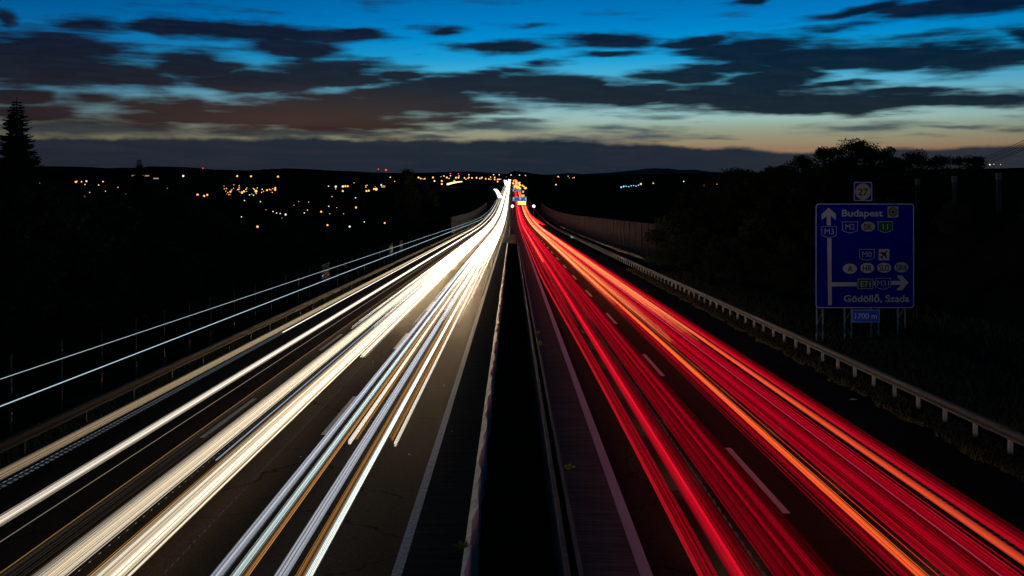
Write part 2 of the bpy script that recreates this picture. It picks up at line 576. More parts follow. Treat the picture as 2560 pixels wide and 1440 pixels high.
mb, strip = marks()
strip(-2.3, -2.1, -20, 1500, .012)
structure(mb.build('road_marking', M_PAINTW))
mb, strip = marks()
strip(2.44, 2.68, -20, 1500, .012)
structure(mb.build('road_marking', M_PAINT))
mb, strip = marks()
for k in range(-1, 45):
    y = 21.9 + 17.9 * k
    strip(6.2, 6.38, y, y + 6)
structure(mb.build('road_marking', M_PAINT))
mb, strip = marks()
for k in range(-1, 45):
    y = 29.5 + 17.9 * k
    strip(-5.9, -5.72, y, y + 6)
    strip(-9.52, -9.36, y - .4, y + 5.6)
structure(mb.build('road_marking', M_PAINTW))
mb, strip = marks()
for k in range(0, 420):       # ribbed edge lines
    y = 4 + k * .3
    strip(10.22, 10.45, y, y + .2, .0)
    strip(-13.0, -12.8, y, y + .2, -.008)
strip(10.22, 10.45, 130, 1200, .0)
strip(-13.0, -12.8, 130, 1200, -.008)
structure(mb.build('road_marking', M_KERBG))
# slip roads at the distant junction
structure(mk('slip_road', [(-12.5, 820, road_z(820) + .02), (-9, 820, road_z(820) + .02), (-13, 960, road_z(960) + .3), (-17.5, 960, road_z(960) + .3),
                           (-20, 1120, road_z(1120) + .6), (-26, 1120, road_z(1120) + .6), (-32, 1500, -18), (-40, 1500, -18)],
             [(0, 1, 2, 3), (3, 2, 4, 5), (5, 4, 6, 7)], A_LANE))


def ridge(name, prof, d, depth, m, n=5):
    """a chain of hills: skyline given as bearing / height, rounded cross-section"""
    V, Fc = [], []
    for (px, py) in prof:
        x = (px - HX) / F * d
        top = (HY - py) / F * d
        for k in range(n + 1):
            t = k / n
            yy = d - depth + 2 * depth * t
            zz = -40 + (top + 40) * math.sin(math.pi * t) ** .8
            V.append((x, yy, zz))
    w = n + 1
    for j in range(len(prof) - 1):
        for k in range(n):
            Fc.append((j * w + k, (j + 1) * w + k, (j + 1) * w + k + 1, j * w + k + 1))
    return tag(mk(name, V, Fc, m, smooth=True), kind='structure')


def fine(pts, step, amp, seed):
    r = random.Random(seed)
    out = []
    for (a, b), (c, d) in zip(pts[:-1], pts[1:]):
        n = max(1, int((c - a) / step))
        for i in range(n):
            t = i / n
            out.append((a + (c - a) * t, b + (d - b) * t + r.uniform(-amp, amp)))
    out.append(pts[-1])
    return out


ridge('hills', fine([(-1800, 425), (-600, 418), (60, 415), (170, 415), (250, 419), (380, 419), (405, 415), (440, 416), (520, 423), (640, 426), (700, 421), (730, 420), (820, 425), (930, 430), (1010, 433), (1120, 437), (1240, 440)], 9, .7, 1), 5200, 900, M_HILL)
ridge('hills', fine([(1330, 441), (1500, 437), (1640, 435), (1780, 433), (1900, 431), (2100, 428), (2300, 424), (2600, 418), (3200, 418), (4400, 425)], 12, .8, 2), 5600, 900, M_HILL)
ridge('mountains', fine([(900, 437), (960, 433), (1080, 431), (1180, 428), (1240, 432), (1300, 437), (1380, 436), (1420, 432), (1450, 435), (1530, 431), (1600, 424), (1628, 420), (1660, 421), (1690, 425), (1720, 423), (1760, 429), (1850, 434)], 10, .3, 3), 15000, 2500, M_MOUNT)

# ------------------------------------------------------------------ crash barriers
def crash_barrier(x, side, y0, y1, y_posts, step, label, yend=900, mrail=None, mpost=None):
    t = thing('crash_barrier', (x, y0, road_z(y0)), label, 'crash barrier')
    s = side  # +1: rail's corrugated face looks towards -x
    prof = [(x - s * .04, .75), (x - s * .10, .71), (x - s * .10, .65), (x - s * .03, .60), (x - s * .03, .56), (x - s * .10, .51), (x - s * .10, .45), (x - s * .04, .42), (x + s * .0, .42), (x + s * .0, .75)]
    rail = sweep('rail', [(a - x, b) for a, b in prof], y0, yend, mrail or M_STEEL, None)
    # put in the thing's local frame
    for v in rail.data.vertices:
        v.co.y -= y0
        v.co.z -= road_z(y0)
    rail.parent = t
    post = None
    y = y_posts
    while y < y1:
        if post is None:
            mb = MB()
            mb.box(.004 * s, .004 * s + .11 * s, -.055, .055, -.25, .56)
            post = mb.build('post', mpost or M_POST, t)
            o = post
        else:
            o = post.copy()
            COL.objects.link(o)
            o.parent = t
        o.location = (0, y - y0, road_z(y) - road_z(y0))
        y += step
    mb = MB()
    while y < yend - 60:
        mb.box(.004 * s, .004 * s + .11 * s, y - .055 - y0, y + .055 - y0, road_z(y) - road_z(y0) - .25, road_z(y) - road_z(y0) + .56)
        y += step
    st = mb.build('post', mpost or M_POST, t)
    st['kind'] = 'stuff'
    return t


BR = crash_barrier(14.15, 1, -5, 205, 14.9, 2.06, 'grey steel crash barrier on pale posts along the right grass verge')
for y, nm in ((51.0, 0), (86.0, 0)):
    mb = MB()
    mb.box(-.13, -.105, y - .05 + 5, y + .05 + 5, road_z(y) - road_z(-5) + .62, road_z(y) - road_z(-5) + .74)
    mb.build('reflector', M_REFR, BR)
BL = crash_barrier(-13.75, -1, -5, 260, 15.3, 3.9, 'dim brownish crash barrier along the left edge below the wire fence', mrail=M_OLDRAIL, mpost=M_OLDRAIL)

# ------------------------------------------------------------------ wire fence on the left, fence on the right bank
def wire_fence():
    t = thing('wire_fence', (-16.4, 0, 0), 'tall thin wire fence with steel posts behind the left crash barrier', 'fence')
    ys = [24.4, 27.9, 31.3, 34.8, 38.2, 41.7, 45.1, 48.6, 52, 56.4] + [61.05 + 4.1 * k for k in range(0, 33)]
    proto = None
    for y in ys:
        z = ground_z(-16.4, y)
        if proto is None:
            mb = MB()
            mb.tube([(0, 0, -.2), (0, 0, 2.75)], .035, 6)
            proto = mb.build('post', M_DARKST, t)
            o = proto
        else:
            o = proto.copy()
            COL.objects.link(o)
            o.parent = t
        o.location = (0, y, z)
    # horizontal and diagonal wires
    mb = MB()
    Y = ysam(24.4, ys[-1])
    for h in (.3, .8, 1.3, 1.8, 2.3, 2.6):
        mb.tube([(0, y, ground_z(-16.4, y) + h) for y in Y], .004, 3)
    mb.build('wire', M_DARKST, t)
    return t


wire_fence()


def fence_panel(y0, y1, label):
    # perforated plate fixed between posts: a lattice of thick strips
    t = thing('mesh_panel', (-16.33, y0, ground_z(-16.4, y0)), label, 'fence panel', 'mesh panels hung on the left fence')
    mb = MB()
    z0 = 1.1
    n = 7
    L_ = y1 - y0
    for i in range(n + 1):
        for j in range(n + 1):
            cy, cz = L_ * (i + (.5 if j % 2 else 0)) / n, z0 + 1.5 * j / n
            mb.box(0, .02, max(0, cy - .22), min(L_, cy + .10), cz - .07, cz + .05)
    mb.box(0, .02, 0, .05, z0, z0 + 1.55)
    mb.box(0, .02, L_ - .05, L_, z0, z0 + 1.55)
    mb.build('lattice', M_STEEL, t)


fence_panel(82.0, 85.4, 'pale perforated mesh panel, nearer to the camera on the left wire fence')
fence_panel(127.5, 131.0, 'pale perforated panel on the left wire fence, middle of the three')
fence_panel(139.0, 142.5, 'farthest and smallest perforated panel on the left wire fence')

tf = thing('bank_fence', (28, 0, 0), 'wire fence with pale lit wooden post tops on the dark right bank', 'fence')
pp = None
for y in (44.5, 49.7, 55, 60.5, 66, 72, 77.6, 83):
    z = ground_z(28, y)
    if pp is None:
        mb = MB()
        mb.box(-.1, .1, -.1, .1, -.3, 1.9)
        pp = mb.build('post', M_DARKST, tf)
        o = pp
        mb = MB()
        mb.box(-.13, .13, -.13, .13, 1.9, 2.3)
        cap = mb.build('lit_top', M_WOOD, pp)  # light on the post tops put in as a paler wooden top
    else:
        o = pp.copy()
        COL.objects.link(o)
        o.parent = tf
        c = cap.copy()
        COL.objects.link(c)
        c.parent = o
    o.location = (0, y, z)
mb = MB()
for h in (.6, 1.2, 1.8):
    mb.tube([(0, y, ground_z(28, y) + h) for y in (44.5, 49.7, 55, 60.5, 66, 72, 77.6, 83)], .006, 3)
mb.build('wire', M_DARKST, tf)

# ------------------------------------------------------------------ noise walls
def noise_wall(path, h, label, seg_post=True):
    p0 = path[0]
    t = thing('noise_wall', (p0[0], p0[1], road_z(p0[1])), label, 'noise wall')
    mb, pm = MB(), MB()
    r0 = road_z(p0[1])
    pts = []
    for (a, b) in zip(path[:-1], path[1:]):
        n = max(1, int(math.dist(a, b) / 5))
        pts += [(a[0] + (b[0] - a[0]) * i / n, a[1] + (b[1] - a[1]) * i / n) for i in range(n)]
    pts.append(path[-1])
    for i, (a, b) in enumerate(zip(pts[:-1], pts[1:])):
        za, zb = road_z(a[1]) - r0, road_z(b[1]) - r0
        for k in range(5):
            lo, hi = .25 + (h - .25) * k / 5, .25 + (h - .25) * (k + 1) / 5 - .03
            q = .06
            mb.add([(a[0] - p0[0], a[1] - p0[1], za + lo), (b[0] - p0[0], b[1] - p0[1], zb + lo), (b[0] - p0[0], b[1] - p0[1], zb + hi), (a[0] - p0[0], a[1] - p0[1], za + hi),
                    (a[0] - p0[0] + q, a[1] - p0[1], za + lo), (b[0] - p0[0] + q, b[1] - p0[1], zb + lo), (b[0] - p0[0] + q, b[1] - p0[1], zb + hi), (a[0] - p0[0] + q, a[1] - p0[1], za + hi)],
                   [(0, 1, 2, 3), (7, 6, 5, 4), (0, 4, 5, 1), (3, 2, 6, 7), (0, 3, 7, 4), (1, 5, 6, 2)])
    mb.build('panel', M_WALL, t)
    plinth = MB()
    proto = None
    for i, a in enumerate(pts):
        if proto is None:
            b_ = MB()
            b_.box(-.1, .16, -.09, .09, -.6, h + .06)
            proto = b_.build('post', M_DARKST, t)
            o = proto
        elif i < 100:
            o = proto.copy()
            COL.objects.link(o)
            o.parent = t
        else:
            break
        o.location = (a[0] - p0[0], a[1] - p0[1], road_z(a[1]) - r0)
    for a, b in zip(pts[:-1], pts[1:]):
        za, zb = road_z(a[1]) - r0, road_z(b[1]) - r0
        plinth.add([(a[0] - p0[0] - .05, a[1] - p0[1], za - .8), (b[0] - p0[0] - .05, b[1] - p0[1], zb - .8), (b[0] - p0[0] - .05, b[1] - p0[1], zb + .22), (a[0] - p0[0] - .05, a[1] - p0[1], za + .22),
                    (a[0] - p0[0] + .1, a[1] - p0[1], za + .22), (b[0] - p0[0] + .1, b[1] - p0[1], zb + .22)], [(0, 1, 2, 3), (3, 2, 5, 4)])
    plinth.build('plinth', M_DARKST, t)


noise_wall([(-16.4, 258), (-16.2, 420), (-16.2, 620)], 4.6, 'tall grey noise wall beside the left carriageway beyond the wire fence')
noise_wall([(19.6, 111), (18.2, 121), (17.6, 150), (17.2, 300), (17.2, 560)], 5.0, 'long brown noise wall behind the right crash barrier')

# ------------------------------------------------------------------ big direction sign
SY = 50.7
SC = SY / F


def sp(px, py):
    return ((px - 2162) * SC, (770 - py) * SC)


def build_sign():
    base = at(2162, 770, SY)
    gz = ground_z(base.x, SY)
    t = thing('direction_sign', base, 'big blue motorway direction sign with arrows and place names above the right barrier', 'road sign')
    layer = [0]

    def plate(name, pts, m, parent, y=0.0, th=.004):
        """flat plate with outline pts (sign px) and real thickness, front at -y"""
        P = [sp(*p) for p in pts]
        n = len(P)
        a = sum(P[i][0] * P[(i + 1) % n][1] - P[(i + 1) % n][0] * P[i][1] for i in range(n))
        if a < 0:
            P = P[::-1]
        V = [(x, y, z) for x, z in P] + [(x, y + th, z) for x, z in P]
        Fc = [tuple(range(n)), tuple(range(2 * n - 1, n - 1, -1))] + [(i, i + n, (i + 1) % n + n, (i + 1) % n) for i in range(n)]
        return mk(name, V, Fc, m, parent)

    def ring(name, outer, inner, m, parent, y, th=.004):
        P, Q = [sp(*p) for p in outer], [sp(*p) for p in inner]
        n = len(P)
        V = [(x, y, z) for x, z in P] + [(x, y, z) for x, z in Q] + [(x, y + th, z) for x, z in P] + [(x, y + th, z) for x, z in Q]
        Fc = []
        for i in range(n):
            j = (i + 1) % n
            Fc += [(i, n + i, n + j, j), (i, j, 2 * n + j, 2 * n + i), (n + i, 3 * n + i, 3 * n + j, n + j)]
        return mk(name, V, Fc, m, parent)

    def rrect(x0, y0, x1, y1, r, k=5):
        o = []
        for cx, cy, a0 in ((x1 - r, y0 + r, -90), (x1 - r, y1 - r, 0), (x0 + r, y1 - r, 90), (x0 + r, y0 + r, 180)):
            for i in range(k + 1):
                a = math.radians(a0 + 90 * i / k)
                o.append((cx + r * math.cos(a), cy + r * math.sin(a)))
        return o

    def oval(cx, cy, rx, ry, n=28):
        return [(cx + rx * math.cos(2 * math.pi * i / n), cy + ry * math.sin(2 * math.pi * i / n)) for i in range(n)]

    def shield(x0, y0, x1, y1, ins=0.0):
        h = y1 - y0
        cx = (x0 + x1) / 2
        a, b = x0 + ins, x1 - ins
        return [(a, y0 + ins), (b, y0 + ins), (b - 1.0, y0 + h * .78 - ins * .4), (cx + (b - cx) * .45, y0 + h * .92 - ins), (cx, y1 - ins), (cx - (cx - a) * .45, y0 + h * .92 - ins), (a + 1.0, y0 + h * .78 - ins * .4)]

    def text(s, x0, x1, base_y, cap_px, m, parent, y=-.018, bold=.006):
        cu = bpy.data.curves.new('lettering', 'FONT')
        cu.body = s
        cu.size = 1
        cu.offset = bold
        cu.extrude = .01
        o = bpy.data.objects.new('tmp_text', cu)
        COL.objects.link(o)
        dg = bpy.context.evaluated_depsgraph_get()
        me = bpy.data.meshes.new_from_object(o.evaluated_get(dg))
        bpy.data.objects.remove(o)
        n = len(me.vertices)
        co = np.zeros(n * 3)
        me.vertices.foreach_get('co', co)
        co = co.reshape(-1, 3)
        cap = .73
        mn, mx = co[:, 0].min(), co[:, 0].max()
        X0, Z0 = sp(x0, base_y)
        X1, _ = sp(x1, base_y)
        out = np.zeros_like(co)
        out[:, 0] = X0 + (co[:, 0] - mn) / (mx - mn) * (X1 - X0)
        out[:, 2] = Z0 + co[:, 1] / cap * cap_px * SC
        out[:, 1] = y - co[:, 2] * .2
        me.vertices.foreach_set('co', out.ravel())
        me.materials.clear()
        me.materials.append(m)
        me.update()
        me.name = 'lettering'
        o = bpy.data.objects.new('lettering', me)
        COL.objects.link(o)
        o.parent = parent
        return o

    board = plate('board', rrect(2038, 508, 2286, 771, 9), M_BLUE, t, 0, .06)
    ring('border', rrect(2039, 509, 2285, 770, 8.5), rrect(2041.3, 511.3, 2282.7, 767.7, 7), M_WHITE, board, -.005)
    zz = lambda X, Y: (1980 + X / 3, 420 + Y / 3)
    # straight-on arrow
    plate('arrow', [zz(*p) for p in ((275, 298), (329, 345), (329, 392), (291, 360), (291, 430), (260, 430), (260, 360), (222, 392), (222, 345))], M_WHITE, board, -.006)
    plate('arrow', [zz(*p) for p in ((264, 528), (296, 528), (297, 856), (487, 856), (487, 887), (298, 889), (300, 1027), (270, 1027))], M_WHITE, board, -.006)
    plate('arrow', [zz(*p) for p in ((745, 846), (815, 846), (782, 807), (825, 807), (873, 860), (825, 916), (782, 916), (815, 877), (745, 877))], M_WHITE, board, -.006)
    plate('arrow', [zz(*p) for p in ((611, 852), (620, 852), (620, 880), (611, 880))], M_WHITE, board, -.006)

    def road_shield(x0, y0, x1, y1, s, m):
        a, b = zz(x0, y0), zz(x1, y1)
        o = plate('route_shield', shield(*a, *b), M_WHITE, board, -.010)
        plate('route_shield', shield(*a, *b, 1.3), m, board, -.014)
        h = (y1 - y0)
        wd = (x1 - x0) * (.6 if len(s) < 3 else .74)
        if s == '11':
            wd = (x1 - x0) * .34
        cx = (x0 + x1) / 2
        text(s, *[zz(cx - wd / 2, 0)[0], zz(cx + wd / 2, 0)[0]], zz(0, y0 + h * .68)[1], h * .5 / 3, M_WHITE, board, -.02, -.004)
    road_shield(220, 437, 337, 525, 'M3', M_BLUE)
    road_shield(376, 402, 494, 490, 'M2', M_BLUE)
    road_shield(642, 400, 757, 487, '11', M_GREEN)
    road_shield(503, 608, 620, 695, 'M0', M_BLUE)
    road_shield(623, 825, 740, 912, 'M31', M_BLUE)
    plate('route_shield', [zz(492, 830), zz(608, 830), zz(608, 907), zz(492, 907)], M_WHITE, board, -.010)
    plate('route_shield', [zz(496, 834), zz(604, 834), zz(604, 903), zz(496, 903)], M_GREEN, board, -.014)
    text('E71', zz(514, 0)[0], zz(588, 0)[0], zz(0, 890)[1], 44 / 3, M_WHITE, board, -.02)

    def country(cx, cy, s, m, wd):
        plate('country_oval', oval(*zz(cx, cy), 53 / 3, 38 / 3), m, board, -.010)
        text(s, zz(cx - wd / 2, 0)[0], zz(cx + wd / 2, 0)[0], zz(0, cy + 23)[1], 46 / 3, M_BLACK, board, -.016, .012)
    country(570, 440, 'SK', M_CREAM, 64)
    country(434, 755, 'A', M_WHITE, 36)
    country(564, 750, 'HR', M_WHITE, 68)
    country(691, 748, 'SLO', M_WHITE, 78)
    country(820, 745, 'SRB', M_WHITE, 82)
    text('Budapest', zz(374, 0)[0], zz(681, 0)[0], zz(0, 362)[1], 52 / 3, M_WHITE, board, -.014, .02)
    text('Gödöllő, Szada', zz(388, 0)[0], zz(880, 0)[0], zz(0, 1003)[1], 52 / 3, M_WHITE, board, -.014, .02)
    # city-centre symbol
    pc = plate('centre_symbol', rrect(*zz(717, 288), *zz(797, 372), 1.5, 2), M_CREAM, board, -.010)
    c = zz(757, 329)
    for r0, r1 in ((11.5, 9.3), (7.6, 5.6)):
        ring('centre_symbol', oval(*c, r0, r0), oval(*c, r1, r1), M_BLACK, board, -.016)
    plate('centre_symbol', oval(*c, 3.8, 3.8), M_BLACK, board, -.016)
    # airport symbol
    plate('airport_symbol', rrect(*zz(650, 607), *zz(729, 692), 1.5, 2), M_WHITE, board, -.010)
    c = zz(689, 648)
    pl = [(0, -13), (1.6, -11), (1.8, -5), (11, 1.5), (11, 4), (1.8, 1.5), (1.5, 8), (5, 11), (5, 12.5), (0, 11), (-5, 12.5), (-5, 11), (-1.5, 8), (-1.8, 1.5), (-11, 4), (-11, 1.5), (-1.8, -5), (-1.6, -11)]
    a = math.radians(40)
    plate('airport_symbol', [(c[0] + x * math.cos(a) - y * math.sin(a), c[1] + x * math.sin(a) + y * math.cos(a)) for x, y in pl], M_BLACK, board, -.016)
    # number plaque on top
    pq = plate('number_plaque', rrect(2134, 454.5, 2181, 502.5, 4), M_BLUE, t, 0, .05)
    ring('border', rrect(2134.6, 455.1, 2180.4, 501.9, 3.6), rrect(2136.6, 457.1, 2178.4, 499.9, 3), M_WHITE, pq, -.005)
    plate('disc', oval(2157.5, 479, 19.6, 20.2, 36), M_CREAM, pq, -.006)
    text('27', 2145.3, 2170, 488, 17.5, M_BLACK, pq, -.012, .012)
    # distance plaque below
    dq = plate('distance_plaque', rrect(2129, 773.8, 2199.3, 806, 3), M_BLUEN, t, -.012, .05)
    ring('border', rrect(2129.5, 774.3, 2198.8, 805.5, 2.8), rrect(2131.1, 775.9, 2197.2, 803.9, 2.2), M_WHITE, dq, -.018)
    text('1700 m', 2137, 2192, 796.5, 14.0, M_PAPERW, dq, -.026, .012)
    # lattice legs
    for xa, xb in ((190, 236), (400, 452), (600, 657), (800, 855)):
        mb = MB()
        x0, x1 = sp(zz(xa, 0)[0], 0)[0], sp(zz(xb, 0)[0], 0)[0]
        gl = ground_z(base.x + x0, SY) - base.z - .2
        top = 5.2
        yb = .12
        for x in (x0, x1):
            mb.tube([(x, yb, gl), (x, yb, top)], .045, 6)
        z = gl + .3
        fl = 0
        while z < top - .8:
            mb.tube([(x0 if fl else x1, yb, z), (x1 if fl else x0, yb, z + .75)], .016, 5)
            z += .75
            fl ^= 1
        mb.build('leg', M_POST, t)
    # plaque bracket
    mb = MB()
    for x in (2146, 2170):
        X, Z = sp(x, 506)
        mb.tube([(X, .1, Z - .6), (X, .1, Z + .9)], .03, 5)
    mb.build('bracket', M_STEEL, t)


build_sign()

# small kilometre plate on its post beside the right barrier
p = at(1432, 594, 222)
t = thing('marker_plate', (p.x, p.y, road_z(222)), 'small pale green marker plate on a post beside the right barrier', 'marker')
mb = MB()
mb.tube([(0, .06, -.3), (0, .06, p.z - road_z(222))], .04, 6)
mb.build('post', M_STEEL, t)
mb = MB()
mb.box(-.44, .44, 0, .03, p.z - road_z(222) - .34, p.z - road_z(222) + .34)
emit('glow_green', (.42, .75, .55), .55)  # the plate is no lamp: its lit look comes from emission
mb.build('plate', MAT['glow_green'], t)
mb = MB()
for i in range(2):
    mb.box(-.28 + .3 * i, -.08 + .3 * i, -.02, 0, p.z - road_z(222) - .16, p.z - road_z(222) + .16)
mb.build('mark', M_GREEN, t)

# ------------------------------------------------------------------ median blocks, gantries
bz = road_z(194)
t = thing('barrier_block', (.15, 194, bz), 'grey concrete barrier blocks stacked at the end of the dark median trench', 'barrier block')
for (x0, x1, z0, z1) in ((-.68, .28, -.2, .62), (.34, .62, -.2, .62), (-.66, .27, .66, 1.62), (.35, .66, .66, 1.62)):
    mb = MB()
    mb.box(x0, x1, -.4, .4, z0, z1)
    o = mb.build('block', M_KERBG, t)
    bv = o.modifiers.new('b', 'BEVEL')
    bv.width = .03
# crash barrier that carries on in the median after the blocks
tmb = thing('median_barrier', (-.9, 205, road_z(205)), 'thin pale crash barrier running down the middle of the far median', 'crash barrier')
o = sweep('rail', [(0, .72), (-.08, .68), (-.03, .58), (-.08, .48), (0, .44)], 205, 1400, M_KERB)
for v in o.data.vertices:
    v.co.y -= 205
    v.co.z -= road_z(205)
o.parent = tmb
mb = MB()
y = 206
while y < 500:
    mb.box(.01, .1, y - 205 - .05, y - 205 + .05, road_z(y) - road_z(205) - .2, road_z(y) - road_z(205) + .6)
    y += 8
q = mb.build('post', M_STEEL, tmb)
q['kind'] = 'stuff'

emit('amber_matrix', (1, .62, .12), 3.2)
emit('lilac_lamp', (.86, .72, 1.0), 4.5)
emit('lit_sign_blue', (.05, .13, .36), .75)
emit('lit_sign_pale', (.62, .72, .85), .9)


def gantry(d, x0, x1, ztop, label):
    r = road_z(d)
    t = thing('gantry', (x0, d, r), label, 'gantry')
    mb = MB()
    mb.box(0, x1 - x0, .3, .6, ztop - r - .3, ztop - r)
    mb.build('beam', M_STEEL, t)
    for x in (0.0, x1 - x0):
        mb = MB()
        mb.box(x - .15, x + .15, .25, .65, -.5, ztop - r - .31)
        mb.build('post', M_STEEL, t)
    return t, r


# amber display gantry with two lilac lamps
d = 440
zt = at(0, 512.5, d).z
t, r = gantry(d, .15, 10.0, zt, 'nearest overhead gantry over the red lanes with an amber display and lilac end lamps')
mb = MB()
a, b = at(1293.5, 503.5, d), at(1315.5, 512.3, d)
mb.box(a.x - .15, b.x - .15, 0, .25, b.z - r + .02, a.z - r)
disp = mb.build('display', M_BLACK, t)
mb = MB()
h = a.z - b.z
for i, (l, rr) in enumerate(((.1, .1), (.35, .35), (.1, .12))):
    mb.box(a.x - .15 + l, b.x - .15 - rr, -.05, -.002, b.z - r + .1 + i * h * .33, b.z - r + .1 + i * h * .33 + h * .26)
mb.build('lit_bar', MAT['amber_matrix'], disp)
for px in (1281, 1334.5):
    c = at(px, 515.5, d)
    mb = MB()
    mb.sphere((c.x - .15, -.1, c.z - r), .62, nu=12, nv=8)
    mb.build('lamp', MAT['lilac_lamp'], t)


def board_gantry(d, pxa, pxb, pya, pyb, label, detail):
    a, b = at(pxa, pya, d), at(pxb, pyb, d)
    t, r = gantry(d, a.x - .3, b.x + .8, b.z - .05, label)
    x0 = a.x - .3
    mb = MB()
    mb.box(a.x - x0, b.x - x0, 0, .25, b.z - r, a.z - r)
    bd = mb.build('board', MAT['lit_sign_blue'], t)
    W, H = b.x - a.x, a.z - b.z
    mb = MB()
    ed = .09
    X0, Z0 = a.x - x0, b.z - r
    mb.box(X0, X0 + W, -.03, -.002, Z0, Z0 + ed)
    mb.box(X0, X0 + W, -.03, -.002, Z0 + H - ed, Z0 + H)
    mb.box(X0, X0 + ed, -.03, -.002, Z0 + ed, Z0 + H - ed)
    mb.box(X0 + W - ed, X0 + W, -.03, -.002, Z0 + ed, Z0 + H - ed)
    mb.box(X0 + W * .47, X0 + W * .48, -.03, -.002, Z0 + ed, Z0 + H - ed)
    mb.build('border', MAT['lit_sign_pale'], bd)
    mb = MB()
    for cx in detail:
        X = X0 + W * cx
        mb.box(X - .14, X + .14, -.03, -.002, Z0 + H * .2, Z0 + H * .55)
        mb.add([(X - .5, -.03, Z0 + H * .55), (X + .5, -.03, Z0 + H * .55), (X, -.03, Z0 + H * .86), (X - .5, -.002, Z0 + H * .55), (X + .5, -.002, Z0 + H * .55), (X, -.002, Z0 + H * .86)],
               [(0, 1, 2), (5, 4, 3), (0, 3, 4, 1), (1, 4, 5, 2), (2, 5, 3, 0)])
    mb.build('arrow', MAT['lit_sign_pale'], bd)
    return t


board_gantry(560, 1281.7, 1316.5, 492.8, 502.4, 'lit blue gantry sign with white arrows just above the amber display', (.08, .55, .92))
board_gantry(900, 1281.5, 1301.5, 472.6, 478.4, 'smaller lit blue gantry sign, second behind the amber display', (.12, .7, .9))
board_gantry(1100, 1281.5, 1298, 464, 467.3, 'smallest and farthest lit gantry sign under the amber street lamps', (.2, .75))

# glow of lit traffic in the far lanes, built as emissive plates on posts
for (px, py, w, h, lab) in ((1307.5, 479.5, 5.4, 5, 'upper of two small amber traffic glows right of the far red lanes'), (1307.5, 489.5, 9, 5.5, 'lower and wider amber traffic glow just above the blue gantry sign')):
    d = 760 if py < 485 else 640
    c = at(px, py, d)
    t = thing('traffic_glow', (c.x, d, road_z(d)), lab, 'traffic glow', 'amber traffic glows by the far lanes')
    k = d / F
    mb = MB()
    mb.box(-.12, .12, .1, .3, -.4, c.z - road_z(d))
    mb.build('post', M_STEEL, t)
    mb = MB()
    zc = c.z - road_z(d)
    mb.add([(-w / 2 * k, 0, zc + h / 2 * k), (w / 2 * k, 0, zc + h / 2 * k), (w / 3.2 * k, 0, zc - h / 2 * k), (-w / 3.2 * k, 0, zc - h / 2 * k),
            (-w / 2 * k, .1, zc + h / 2 * k), (w / 2 * k, .1, zc + h / 2 * k), (w / 3.2 * k, .1, zc - h / 2 * k), (-w / 3.2 * k, .1, zc - h / 2 * k)],
           [(0, 3, 2, 1), (4, 5, 6, 7), (0, 1, 5, 4), (1, 2, 6, 5), (2, 3, 7, 6), (3, 0, 4, 7)])
    if 'traffic_amber' not in MAT:
        emit('traffic_amber', (1, .62, .25), .9)
    mb.build('plate', MAT['traffic_amber'], t)

# ------------------------------------------------------------------ trees and plants
def leaf_cloud(clumps, per, size, spread, rng):
    n = len(clumps) * per
    c = np.repeat(np.array([q[:3] for q in clumps]), per, 0)
    rr = np.repeat(np.array([q[3] for q in clumps]), per)
    p = rng.normal(size=(n, 3))
    p /= np.linalg.norm(p, axis=1)[:, None] + 1e-6
    p *= (rng.random(n) ** .45 * rr)[:, None]
    p[:, 2] *= spread
    p += c
    a = rng.normal(size=(n, 3))
    a /= np.linalg.norm(a, axis=1)[:, None]
    b = np.cross(a, rng.normal(size=(n, 3)))
    b /= np.linalg.norm(b, axis=1)[:, None] + 1e-6
    s = size * (.6 + .8 * rng.random(n))[:, None]
    V = np.stack([p - a * s, p + b * s * .45, p + a * s, p - b * s * .45], 1).reshape(-1, 3)
    Fc = [(4 * i, 4 * i + 1, 4 * i + 2, 4 * i + 3) for i in range(n)]
    return V.tolist(), Fc


def broadleaf(h, w, seed, per=110, size=.16, leafm=None, lumps=26):
    """returns (trunk mesh builder, crown verts, faces), base at the origin"""
    rng = np.random.default_rng(seed)
    mb = MB()
    top = h * .55
    mb.tube([(0, 0, -.6), (.08, .03, h * .2), (-.05, .1, h * .4), (.1, 0, top)], [h * .03, h * .024, h * .018, h * .011], 7)
    cl = []
    for i in range(lumps):
        a = rng.uniform(0, 6.28)
        t = rng.uniform(0, 1)
        zz = h * (.16 + .80 * t)
        rad = w * math.sqrt(max(.02, 1 - ((t - .35) / .68) ** 2)) * rng.uniform(.35, 1)
        c = (rad * math.cos(a), rad * math.sin(a), zz)
        cl.append(c + (w * rng.uniform(.16, .42),))
        s = h * rng.uniform(.18, .5)
        mb.tube([(0, 0, s), (c[0] * .5, c[1] * .5, s + (zz - s) * .6), c], [h * .01, h * .006, h * .002], 4)
    v, f = leaf_cloud(cl, per, size, .8, rng)
    return mb, v, f


